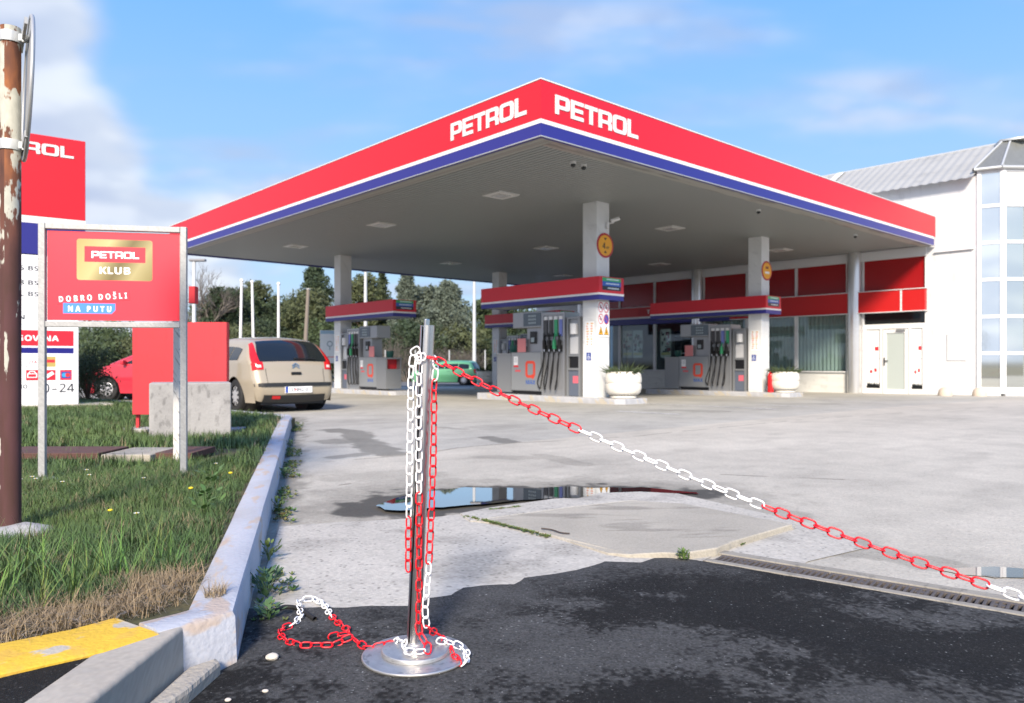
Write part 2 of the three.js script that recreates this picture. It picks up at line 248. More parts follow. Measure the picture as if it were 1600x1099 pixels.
const asphaltMat = new THREE.MeshPhysicalMaterial({ map: asphaltTex, roughness: 0.95, specularIntensity: 0.5, bumpMap: gritBig, bumpScale: 0.008 });
{
  const front = [gr(-0.05, -0.05), ...ragged([gr(0.0, -0.045), gr(2.05, -0.045)], 0.02), gr(2.05, 0.2), [4.4, -1.0], [7, 1], [7, 3], [-0.9, 3], [-0.9, -2.2], [-0.845, -2.335]];
  struct('driveway_asphalt', sheet([...asphaltEdge, ...front], 0.009, AX, AZ, AS), asphaltMat);
}
const apronTex = texture(1024, 1024, (i, j) => {
  const x = i / 1024 * 6, z = j / 1024 * 6, a = fbm(x * 1.3 + 5, z * 1.3, 5), s = vnoise(i / 1.7, j / 1.7), h = hash(i >> 1, j >> 1);
  let k = 0.45 + 0.16 * (a - 0.5) + 0.15 * (s - 0.5) - 0.1 * sstep(0.56, 0.75, fbm(x * 3.4 + 60, z * 5.2, 5)); if (h > 0.975) k *= 0.55; return [k * 1.02, k * 0.965, k * 0.84];
});
const apronMat = new THREE.MeshStandardMaterial({ map: apronTex, roughness: 0.9, bumpMap: gritBig, bumpScale: 0.005 });
{ // concrete apron between the asphalt and the paving
  const back = ragged([[438, 824], [500, 819], [610, 813], [690, 808], [719, 804], [860, 812], [1000, 812], [1240, 815], [1292, 834], [1335, 848]].map(p => g2(...p)), 0.04);
  const right = [g2(1352, 858), gr(0.36, 0.27), gr(0.36, 0.145), gr(-0.03, 0.145), gr(-0.03, -0.03)];
  const near = [[1062, 892], [940, 896], [830, 920], [720, 938], [660, 960], [500, 964]].map(p => g2(...p));
  struct('concrete_apron', sheet([...back, ...right, ...near, [kerbX(-2.7), -2.7]], 0.004, -3, -8, 6), apronMat);
}
// raised access slab and its border strip
const slabMat = new THREE.MeshStandardMaterial({ map: texture(1024, 1024, (i, j) => {
  const x = i / 1024 * 3, z = j / 1024 * 3, a = fbm(x * 2.3 + 5, z * 2.3, 5), s = vnoise(i / 2, j / 2), st2 = sstep(0.54, 0.72, fbm(x * 2.4 + 20, z * 9 + 3, 5));
  const k = 0.42 + 0.16 * (a - 0.5) + 0.1 * (s - 0.5) - 0.13 * st2; return [k * 1.04, k * 0.96, k * 0.79];
}), roughness: 0.9, bumpMap: gritBig, bumpScale: 0.006 });
{
  const rim = [[719, 805], [760, 797], [880, 780], [940, 773], [1000, 771], [1060, 774], [1245, 817]].map(p => g2(...p)), q = [[735, 808], [800, 799], [900, 786], [985, 777], [1070, 783], [1238, 820]].map(p => g2(...p, 0.03));
  const body = [...q, ...ragged([[1146, 859], [1122, 870], [1070, 876], [1021, 874], [985, 873], [950, 869]].map(p => g2(...p)), 0.04), g2(880, 846), g2(800, 824)];
  struct('border_strip', worldUV(prism([...rim, ...q.slice().reverse().map(([x, z]) => [x, z + 0.02])], 0.011, 0.003).translate(0, 0.001, 0), -3, -8, 6), apronMat);
  const sg = prism(body, 0.03, 0.006), sp = sg.attributes.position; for (let i = 0; i < sp.count; i++) sp.setY(i, 0.001 + sp.getY(i) / 0.03 * (0.009 + 0.03 * sstep(-5.2, -3.75, sp.getZ(i)) * sstep(0.3, 0.95, sp.getX(i)))); sg.computeVertexNormals();
  struct('access_slab', worldUV(sg, -0.6, -6, 3), slabMat);
}
{ // puddle: a thin sheet of standing water with a ragged outline
  const top = [], bot = [];
  for (let i = 0; i <= 70; i++) { const t = i / 70 * 6.999, k = Math.floor(t), f = t - k, x = mix(puddleLine[k][0], puddleLine[k + 1][0], f), z = mix(puddleLine[k][1], puddleLine[k + 1][1], f); let w = mix(puddleHalf[k], puddleHalf[k + 1], f) * Math.min(1, i / 3 + 0.1, (70 - i) / 6 + 0.05); w += 0.16 * (fbm(x * 5, 3, 4) - 0.45); w = Math.max(0.015, w); top.push([x, z - w]); bot.push([x, z + Math.max(0.015, w * 0.8 + 0.1 * (fbm(x * 6, 33, 4) - 0.5))]); }
  const g = sheet([...bot, ...top.reverse()], 0.0035, 0, 0, 1);
  { const p = g.attributes.position; for (let i = 0; i < p.count; i++) p.setY(i, 0.004 + Math.max(0, p.getZ(i) + 5.75) * 0.0168); g.computeVertexNormals(); }
  struct('puddle_water', g, phy(0.03, 0.03, 0.028, 0.015, { ior: 1.5, specularIntensity: 1, clearcoat: 1, clearcoatRoughness: 0.01 }));
}
{ const q = ragged([[1468, 893], [1510, 887], [1570, 888], [1640, 893], [1625, 903], [1560, 905], [1500, 900], [1468, 893]].map(p => g2(...p)), 0.05).slice(0, -1); struct('puddle_water', sheet(q.reverse(), 0.0042, 0, 0, 1), scene.getObjectByName('puddle_water').material); }
// drain channel: trough, and a row of cast grates each with its own bars
{
  const turn = Math.atan2(-GD[1], GD[0]), pos = [G0[0], 0, G0[1]];
  const rimMat = new THREE.MeshStandardMaterial({ map: concreteTex, roughness: 0.95, bumpMap: concreteBump, bumpScale: 0.006, color: new THREE.Color().setRGB(0.72, 0.68, 0.6) });
  const trough = thing('drain_channel', 'concrete drain channel with narrow rims set along the asphalt edge', 'drain', pos, turn);
  // local x runs along the drain, local -z across it away from the camera
  obj('trough', [box(2, 0.004, 0.122, 1, -0.13, -0.065), box(2, 0.13, 0.003, 1, -0.066, -0.003), box(2, 0.13, 0.003, 1, -0.066, -0.127), box(0.003, 0.13, 0.12, 0.001, -0.066, -0.065), box(0.003, 0.13, 0.12, 1.999, -0.066, -0.065)], std(0.05, 0.045, 0.038, 0.95), trough);
  for (const [z, w] of [[0.022, 0.042], [-0.162, 0.066]]) obj('rim', worldUV(rbox(2.04, 0.02, w, 1, 0.003, z, 0.004), 0, 0, 1), rimMat, trough);
  const iron = new THREE.MeshStandardMaterial({ map: texture(256, 256, (i, j) => { const a = fbm(i / 14, j / 14, 5), k = 0.1 + 0.07 * (a - 0.5); return [k * 1.15, k, k * 0.92]; }), roughness: 0.7, metalness: 0.3, bumpMap: concreteBump, bumpScale: 0.002 });
  const bar = rbox(0.0125, 0.018, 0.082, 0, -0.003, 0, 0.003), rail = rbox(0.494, 0.02, 0.02, 0.25, -0.004, 0, 0.003), rest = box(0.05, 0.016, 0.024, 0, -0.004, 0);
  for (let k = 0; k < 4; k++) {
    const p = gr(k * 0.5, 0), t = thing('drain_grate', ['first rusty slotted drain grate, beside the raised concrete slab', 'second slotted drain grate from the raised slab', 'third slotted drain grate from the raised slab', 'rusty drain grate furthest from the raised slab, at the right edge'][k], 'drain grate', [p[0], 0.002, p[1]], turn, 'slotted grates along the drain');
    obj('rail', rail.clone().translate(0, 0, -0.014), iron, t); obj('rail', rail.clone().translate(0, 0, -0.116), iron, t);
    for (let i = 0; i < 20; i++) obj('bar', bar.clone().translate(0.012 + i * 0.025, 0, -0.065), iron, t);
    for (const x of [0.13, 0.37]) obj('cross_piece', rest.clone().translate(x, 0, -0.065), iron, t);
  }
}
// kerbs
function sweep(profile, path, closedEnd = true) { // profile: (outward offset, height); path: foot line, outside on its right-hand side
  const n = path.length, m = profile.length, pos = [], uv = [], idx = []; let s = 0;
  for (let i = 0; i < n; i++) {
    const a = path[Math.max(0, i - 1)], b = path[i], c = path[Math.min(n - 1, i + 1)]; let tx = 0, tz = 0;
    if (i) { const L = Math.hypot(b[0] - a[0], b[1] - a[1]); tx += (b[0] - a[0]) / L; tz += (b[1] - a[1]) / L; s += L; }
    if (i < n - 1) { const L = Math.hypot(c[0] - b[0], c[1] - b[1]); tx += (c[0] - b[0]) / L; tz += (c[1] - b[1]) / L; }
    const L = Math.hypot(tx, tz); tx /= L; tz /= L; const k = i && i < n - 1 ? 1 / Math.max(0.6, L / 2) : 1, ox = tz * k, oz = -tx * k; let q = 0;
    for (let j = 0; j < m; j++) { if (j) q += Math.hypot(profile[j][0] - profile[j - 1][0], profile[j][1] - profile[j - 1][1]); pos.push(b[0] + ox * profile[j][0], profile[j][1], b[1] + oz * profile[j][0]); uv.push(s, q); }
  }
  for (let i = 0; i + 1 < n; i++) for (let j = 0; j + 1 < m; j++) { const o = i * m + j; idx.push(o, o + 1, o + m, o + 1, o + m + 1, o + m); }
  if (closedEnd) for (const o of [0, (n - 1) * m]) for (let j = 1; j + 1 < m; j++) idx.push(o, o + j, o + j + 1);
  const g = new THREE.BufferGeometry(); g.setAttribute('position', new THREE.Float32BufferAttribute(pos, 3)); g.setAttribute('uv', new THREE.Float32BufferAttribute(uv, 2)); g.setIndex(idx);
  return toCreasedNormals(g, 0.7);
}
const densify = (pts, step) => { const out = []; for (let i = 0; i + 1 < pts.length; i++) { const a = pts[i], b = pts[i + 1], n = Math.max(1, Math.round(Math.hypot(b[0] - a[0], b[1] - a[1]) / step)); for (let k = 0; k < n; k++) out.push([mix(a[0], b[0], k / n), mix(a[1], b[1], k / n)]); } out.push(pts[pts.length - 1]); return out; };
{
  const prof = [[-0.16, -0.2], [-0.158, 0.152], [-0.15, 0.158], [-0.04, 0.166], [-0.022, 0.161], [-0.014, 0.148], [0, -0.2]];
  const paint = (base, rust, bare) => texture(1024, 256, (i, j) => {
    const x = i / 1024 * 4, y = j / 256 * 1, a = fbm(x * 4, y * 8 + 4, 5), sc = sstep(0.6, 0.72, fbm(x * 5 + 40, y * 14, 5)), wornGrey = sstep(0.6, 0.68, fbm(x * 3 + 90, y * 6 + 11, 5));
    let c = base.map(q => q * (0.92 + 0.2 * (a - 0.5)) * (0.95 + 0.1 * vnoise(i / 2, j / 2))); c = c.map((q, n) => mix(q, rust[n], sc * 0.55)); return c.map((q, n) => mix(q, bare[n], wornGrey * (bare[3]))); });
  const grey = new THREE.MeshStandardMaterial({ map: paint([0.42, 0.44, 0.485], [0.46, 0.31, 0.17], [0.36, 0.35, 0.33, 0.3]), roughness: 0.75, bumpMap: concreteBump, bumpScale: 0.006 });
  grey.map.repeat.set(0.25, 1); const yellow = new THREE.MeshStandardMaterial({ map: paint([0.66, 0.42, 0.035], [0.55, 0.33, 0.06], [0.36, 0.36, 0.35, 0.85]), roughness: 0.75, bumpMap: concreteBump, bumpScale: 0.006 });
  yellow.map.repeat.set(0.7, 1.6);
  const run = densify([[-16, -18.4], [-9.5, -16.8], [-4.75, -12.5], [-3.5, -11.4], [-3.24, -11.15], [-3.1, -10.75], [-2.96, -10.15], [-0.84, -2.34], [-0.915, -2.235], [-0.995, -2.15]], 0.3).map(([x, z]) => [x + 0.008 * (fbm(x * 3, z * 3, 3) - 0.5), z]);
  struct('kerb', sweep(prof, run), grey);
  struct('kerb_yellow', sweep([[-0.26, -0.2], [-0.255, 0.157], [-0.01, 0.163], [-0.002, 0.157], [0, -0.2]], [[-0.997, -2.147], [-1.09, -2.02], [-1.27, -1.87], [-1.8, -1.5], [-3, -0.9], [-6, 0.6]]), yellow);
  // lower pavement on the left with its edging stone
  const stoneMat2 = new THREE.MeshStandardMaterial({ map: concreteTex, roughness: 0.95, bumpMap: concreteBump, bumpScale: 0.01, color: new THREE.Color().setRGB(1.0, 0.93, 0.82) });
  const stone = thing('edging_stone', 'long bare concrete edging stone meeting the painted kerb corner', 'edging stone', [-1.035, 0, 0]);
  obj('stone_block', worldUV(rbox(0.16, 0.34, 3.2, 0, -0.012, -0.64, 0.014).rotateZ(0.03), -2, -3.4, 4.4), stoneMat2, stone);
  const chip = tag(obj('stone_fragment', worldUV(prism([[-0.94, -2.2], [-0.885, -2.27], [-0.862, -2.24], [-0.875, -2.05], [-0.9, -1.92], [-0.945, -1.86]], 0.05, 0.014), 0, 0, 1), stoneMat2), 'broken flat concrete fragment lying against the edging stone', 'concrete fragment');
  struct('side_pavement', sheet(ragged([[-1.1, -2.02], [-1.275, -1.865], [-1.805, -1.49], [-3, -0.88], [-6, 0.62], [-6, 3], [-1.1, 3]], 0.03), 0.152, AX, AZ, AS), asphaltMat);
}
// grass verge
const vergeEdge = [[-3.0, -10.2], [-1.0, -2.55], [-1.06, -2.35], [-1.17, -2.22], [-1.4, -2.02], [-1.9, -1.66], [-3.1, -1.06], [-6, 0.4]];
const vergeTex = texture(1024, 1024, (i, j) => { const a = fbm(i / 60, j / 60, 5), b = fbm(i / 5, j / 5, 3); const k = 0.55 + 0.9 * b; return [mix(0.045, 0.09, a) * k, mix(0.055, 0.07, a) * k, mix(0.02, 0.035, a) * k]; });
{
  const g = prism([[-3.12, -10.9], [-3.0, -10.2], [-0.97, -2.5], [-1.06, -2.25], [-1.17, -2.17], [-1.4, -1.98], [-1.9, -1.62], [-3.1, -1.0], [-6, 0.45], [-16, 0.45], [-16, -18.2], [-9.6, -16.7], [-4.85, -12.35], [-3.6, -11.3]], 0.5).translate(0, -0.365, 0);
  struct('verge_soil', worldUV(g, 0, 0, 2.5), new THREE.MeshStandardMaterial({ map: vergeTex, roughness: 1, bumpMap: concreteBump, bumpScale: 0.02 }));
}
// worn bay lines on the paving
{
  const lineMat = new THREE.MeshStandardMaterial({ map: texture(256, 256, (i, j) => { const k = 0.62 - 0.25 * sstep(0.45, 0.65, fbm(i / 12, j / 12, 5)); return [k, k, k * 0.98]; }), roughness: 0.8 });
  for (const [a, b] of [[[963, 643], [1062, 648]], [[1005, 628.5], [1215, 640]], [[1184, 631], [1263, 635]], [[1285, 623], [1385, 627.5]]]) {
    const p = onGround(...a), q = onGround(...b), L = p.distanceTo(q), g = quads([[-L / 2, L / 2, -0.07, 0.07]], 0).rotateY(-Math.atan2(q.z - p.z, q.x - p.x)).translate((p.x + q.x) / 2, 0.005, (p.z + q.z) / 2);
    struct('bay_line', worldUV(dropped(g), 0, 0, 1), lineMat);
  }
}
// ---------------------------------------------------------------- stanchions and chains
const POST = new THREE.Vector3(-0.302, 0.009, -2.38);
const brushed = new THREE.MeshStandardMaterial({ color: new THREE.Color().setRGB(0.56, 0.55, 0.54), metalness: 1, roughness: 0.5, roughnessMap: texture(256, 256, (i, j) => 0.62 + 0.5 * (fbm(i / 3, j / 60, 3) - 0.5), false) });
const zinc = new THREE.MeshStandardMaterial({ map: texture(512, 512, (i, j) => { const k = 0.46 + 0.2 * (fbm(i / 30, j / 30, 5) - 0.5) - 0.14 * sstep(0.6, 0.75, fbm(i / 16 + 9, j / 16, 5)); return [k, k * 0.99, k * 0.96]; }), metalness: 0.75, roughness: 0.42 });
function stanchion(label, pos, leanX) {
  const t = thing('stanchion', label, 'stanchion', pos);
  obj('base_plate', lathe([[0, 0], [0.164, 0], [0.168, 0.003], [0.168, 0.008], [0.164, 0.011], [0.107, 0.013], [0.106, 0.014], [0, 0.014]], 64), zinc, t);
  obj('base_cap', lathe([[0.108, 0.0135], [0.107, 0.024], [0.103, 0.028], [0.05, 0.034], [0.034, 0.036], [0.033, 0.046], [0.026, 0.048], [0, 0.048]], 56), zinc, t);
  const lean = new THREE.Matrix4().makeShear(0, 0, leanX, 0, 0, 0);
  const shear = g => { const p = g.attributes.position; for (let i = 0; i < p.count; i++) p.setX(i, p.getX(i) + leanX * p.getY(i) - leanX * 0.2); return g; };
  const ring = new THREE.Shape(), R = 0.0225, r = 0.0195, a0 = 0.16, n = 26;          // slotted tube: an open ring drawn in plan
  for (let i = 0; i <= n; i++) { const a = a0 + (2 * Math.PI - 2 * a0) * i / n; ring[i ? 'lineTo' : 'moveTo'](R * Math.cos(a), R * Math.sin(a)); }
  for (let i = n; i >= 0; i--) { const a = a0 + (2 * Math.PI - 2 * a0) * i / n; ring.lineTo(r * Math.cos(a), r * Math.sin(a)); }
  const g = new THREE.ExtrudeGeometry(ring, { depth: 0.992, bevelEnabled: false }).rotateX(-Math.PI / 2).rotateY(-Math.PI / 2 - 0.6).translate(0, 0.046, 0);
  obj('post_tube', toCreasedNormals(shear(g), 0.5), brushed, t);
  obj('inner_bar', shear(rbox(0.009, 1.012, 0.02, 0, 0.552, 0.004, 0.003).rotateY(-0.6)), brushed, t);
  obj('end_cap', shear(cyl(0.0185, 0.01, 0, 1.028, 0, 24)), M.black, t);
  return t;
}
stanchion('slender steel stanchion on a round stepped base, hung with red and white chain', POST, 0.044);
const POST2 = new THREE.Vector3(3.5, 0.009, -0.75);
stanchion('steel stanchion beyond the right edge holding the far chain end', POST2, 0);

const redPlastic = std(0.66, 0.012, 0.022, 0.35), whitePlastic = std(0.82, 0.82, 0.82, 0.35);
const PITCH = 0.0335, LINK = (() => { const pts = []; const a = 0.0085, b = 0.0108; for (let i = 0; i < 20; i++) { const t = i / 20 * Math.PI * 2, c = Math.cos(t), s = Math.sin(t); pts.push(new THREE.Vector3(c * b + Math.sign(c) * a * Math.min(1, Math.abs(c) * 3), s * b * 1.02, 0)); } return tube(pts, 0.0027, 22, 6, true); })();
function chain(label, nodes, runs, seed) { // nodes: world points; runs: [share of the length at which the colour changes, colour]
  const t = thing('plastic_chain', label, 'chain', nodes[0]), R = rng(seed);
  const curve = new THREE.CatmullRomCurve3(nodes, false, 'centripetal'), L = curve.getLength(), n = Math.floor(L / PITCH); curve.arcLengthDivisions = 1200; curve.updateArcLengths();
  const up = new THREE.Vector3(0, 1, 0), m4 = new THREE.Matrix4(); let ref = new THREE.Vector3(0.3, 0.2, 1).normalize();
  for (let i = 0; i <= n; i++) {
    const f = Math.min(1, i * PITCH / L), p = curve.getPointAt(f), x = curve.getTangentAt(f), y = new THREE.Vector3().crossVectors(ref, x).normalize(), z = new THREE.Vector3().crossVectors(x, y); ref.copy(z);
    const roll = (i % 2 ? Math.PI / 2 : 0) + (R() - 0.5) * 0.35 + 0.3;
    m4.makeBasis(x, y, z); const k = new THREE.Mesh(LINK, runs.filter(q => q[0] <= f).pop()[1] === 'r' ? redPlastic : whitePlastic);
    k.quaternion.setFromRotationMatrix(m4); k.rotateX(roll); k.position.copy(p).sub(nodes[0]);
    k.name = 'link'; k.castShadow = k.receiveShadow = true; t.add(k);
  }
  return t;
}
{
  const axis = y => POST.x - 0.009 + 0.044 * y, P = (dx, y, dz) => new THREE.Vector3(axis(y) + dx, y, POST.z + dz);
  const flat = (px, py, h = 0.016) => onGround(px, py, h);
  // the barrier chain: loop on the base, up the right side of the post, round it, then out to the far stanchion
  const nodes = [flat(690, 1002, 0.052), flat(712, 1007, 0.03), flat(729, 1022, 0.024), flat(723, 1038, 0.022), flat(707, 1020, 0.028), flat(690, 996, 0.05), P(0.04, 0.12, 0.024), P(0.039, 0.3, 0.024), P(0.04, 0.5, 0.022), P(0.035, 0.75, 0.02), P(0.031, 0.85, 0.02), P(0.031, 0.925, 0.012), P(0.012, 0.945, -0.026), P(-0.022, 0.945, -0.018), P(-0.016, 0.948, 0.026), P(0.02, 0.945, 0.03),
    atPx(720, 583, 2.32), atPx(790, 619, 2.27), atPx(905, 672, 2.19), atPx(1050, 734, 2.1), atPx(1190, 790, 2.0), atPx(1360, 853, 1.91), atPx(1540, 914, 1.82), atPx(1650, 950, 1.76), new THREE.Vector3(1.75, 0.27, -1.56), new THREE.Vector3(2.3, 0.3, -1.31), new THREE.Vector3(2.9, 0.5, -1.03), new THREE.Vector3(3.47, 0.93, -0.77)];
  const c = new THREE.CatmullRomCurve3(nodes, false, 'centripetal'); c.arcLengthDivisions = 1200; c.updateArcLengths();
  const shareOf = pt => { let b = 0, bd = 9; for (let i = 0; i <= 800; i++) { const d = c.getPointAt(i / 800).distanceTo(pt); if (d < bd) { bd = d; b = i / 800; } } return b; };
  chain('red and white plastic chain strung from the steel stanchion out to the right', nodes, [[0, 'w'], [shareOf(flat(723, 1038, 0.022)), 'r'], [shareOf(P(0.03, 0.1, 0.024)), 'w'], [shareOf(P(0.032, 0.305, 0.024)), 'r'], [shareOf(P(0.03, 0.86, 0.02)), 'w'], [shareOf(P(0.02, 0.945, 0.03)), 'r'], [shareOf(atPx(905, 672, 2.19)), 'w'], [shareOf(atPx(1190, 790, 2.0)), 'r'], [shareOf(atPx(1540, 914, 1.82)), 'w'], [shareOf(new THREE.Vector3(2.3, 0.3, -1.31)), 'r']], 5);
  // the loose chain: tangled on the asphalt, round the base, up the post and down again
  const n2 = [flat(521, 994), flat(545, 988), flat(531, 976), flat(517, 962), flat(505, 945), flat(487, 936), flat(470, 938), flat(466, 949), flat(470, 963), flat(455, 977), flat(441, 983), flat(439, 994), flat(450, 1002), flat(470, 1008), flat(497, 1008), flat(524, 1007), flat(546, 997, 0.03), flat(560, 1004, 0.022), flat(575, 1013), flat(592, 1010, 0.02), flat(609, 1006, 0.028), flat(622, 1001, 0.05), flat(631, 1004, 0.055), flat(634, 1016, 0.052), flat(650, 1019, 0.055), flat(668, 1014, 0.056), P(0.02, 0.1, 0.034), P(0.014, 0.2, 0.031), P(0.001, 0.5, 0.03), P(-0.011, 0.75, 0.03), P(-0.017, 0.9, 0.03), P(-0.022, 0.958, 0.024), P(-0.034, 0.966, 0.012), P(-0.042, 0.92, 0.016), P(-0.04, 0.8, 0.018), P(-0.033, 0.55, 0.02), P(-0.027, 0.34, 0.022), P(-0.024, 0.27, 0.022)];
  const c2 = new THREE.CatmullRomCurve3(n2, false, 'centripetal'); c2.arcLengthDivisions = 1200; c2.updateArcLengths();
  const s2 = pt => { let b = 0, bd = 9; for (let i = 0; i <= 800; i++) { const d = c2.getPointAt(i / 800).distanceTo(pt); if (d < bd) { bd = d; b = i / 800; } } return b; };
  chain('loose red and white chain trailing on the asphalt and draped over the stanchion', n2, [[0, 'r'], [s2(flat(517, 962)), 'w'], [s2(flat(455, 977)), 'r'], [s2(flat(615, 1004, 0.035)), 'w'], [s2(flat(668, 1014, 0.056)) - 0.004, 'r'], [s2(P(0.001, 0.52, 0.03)), 'w'], [s2(P(-0.03, 0.46, 0.02)), 'r']], 11);
}
{ // black hose end on the ground, a pebble or two
  const f = (px, py) => onGround(px, py, 0.015);
  tag(obj('hose_piece', tube([f(428, 955), f(445, 949), f(466, 951), f(480, 960), f(492, 968)], 0.009, 30, 8), M.rubber), 'curled piece of black rubber hose beside the kerb', 'hose');
  const R = rng(8); const labels = ['pale pebble lying on the asphalt between the kerb and the chain', 'tiny pale stone at the bottom beside the kerb', 'small beige stone on the asphalt below the kerb corner'];
  [[425, 1027, 0.016], [356, 1094, 0.007], [414, 1080, 0.007]].forEach(([px, py, r], k) => { const g = new THREE.IcosahedronGeometry(r, 2), p = g.attributes.position; for (let i = 0; i < p.count; i++) { const q = 0.8 + 0.4 * fbm(p.getX(i) * 90 + k * 9, p.getY(i) * 90 + p.getZ(i) * 60, 2); p.setXYZ(i, p.getX(i) * q * 1.3, p.getY(i) * q * 0.7, p.getZ(i) * q); } g.computeVertexNormals(); const o = obj('pebble', g, std(0.5, 0.46, 0.4, 0.9)); o.position.copy(onGround(px, py, r * 0.5 + 0.009)); tag(o, labels[k], 'pebble'); });
}

// ---------------------------------------------------------------- rusty sign pole on the left edge
{
  const rust = texture(512, 1024, (i, j) => {
    const a = i / 512 * 0.29, y = j / 1024 * 2.6, n = fbm(a * 26, y * 7 + 3, 5), f = fbm(a * 60 + 30, y * 30, 4), keep = 0.49 - 0.2 * sstep(1.75, 1.45, y);
    const painted = sstep(0.03, -0.03, fbm(a * 17 + 7, y * 4.2, 5) + 0.25 * (f - 0.5) - keep);
    const r = [mix(0.055, 0.36, n * n * sstep(1.2, 2.2, y) + 0.12 * n), mix(0.024, 0.13, n * n * sstep(1.2, 2.2, y) + 0.1 * n), mix(0.016, 0.04, n)], p = [0.52, 0.52, 0.45].map(q => q * (0.85 + 0.3 * (f - 0.5)));
    return r.map((q, k) => mix(q, p[k], painted));
  }, true, true);
  const d = 3.6, p = atPx(14, 800, d); const t = thing('sign_pole', 'rusty round steel pole with flaking cream paint, carrying a road sign', 'sign pole', [p.x, 0.1, p.z]);
  obj('pole', new THREE.CylinderGeometry(0.044, 0.045, 2.42, 28).translate(0.006, 1.21, 0), new THREE.MeshStandardMaterial({ map: rust, roughness: 0.85, bumpMap: rust, bumpScale: 0.0012 }), t);
  for (const y of [1.86, 2.37]) { obj('clamp', [lathe([[0.045, -0.024], [0.05, -0.024], [0.05, 0.024], [0.045, 0.024]], 28).translate(0.006, y, 0)], M.galv, t); obj('clamp_bolt', [rbox(0.035, 0.035, 0.03, 0.068, y, 0.0, 0.004), cyl(0.007, 0.05, 0.08, y, 0.02, 8).rotateY(0)], M.galv, t); }
  // sign disc seen almost edge-on
  const disc = thing('road_sign', 'round metal road sign seen edge on at the top of the rusty pole', 'road sign', [p.x + 0.1, 0.1 + 2.12, p.z + 0.02], 0.62);
  const back = std(0.42, 0.43, 0.43, 0.5, { metal: 0.5 });
  obj('plate', new THREE.CylinderGeometry(0.33, 0.33, 0.004, 48).rotateZ(Math.PI / 2).rotateZ(-0.035), back, disc);
  obj('rolled_rim', new THREE.TorusGeometry(0.33, 0.009, 8, 56).rotateY(Math.PI / 2).rotateZ(-0.035), back, disc);
  obj('mounting_rail', [box(0.012, 0.03, 0.4, -0.016, 0.25, 0), box(0.012, 0.03, 0.4, -0.016, -0.26, 0)], back, disc);
  const heap = new THREE.SphereGeometry(0.17, 24, 12), hp = heap.attributes.position; for (let i = 0; i < hp.count; i++) { const q = 0.75 + 0.5 * fbm(hp.getX(i) * 12 + 5, hp.getZ(i) * 12, 4); hp.setXYZ(i, hp.getX(i) * q, Math.max(-0.05, hp.getY(i) * 0.28 * q), hp.getZ(i) * q); } heap.computeVertexNormals();
  const h = obj('pole_footing', worldUV(heap, 0, 0, 0.6), M.concrete); h.position.set(p.x + 0.06, 0.125, p.z + 0.06); tag(h, 'crumbling lump of concrete around the foot of the rusty pole', 'footing');
}

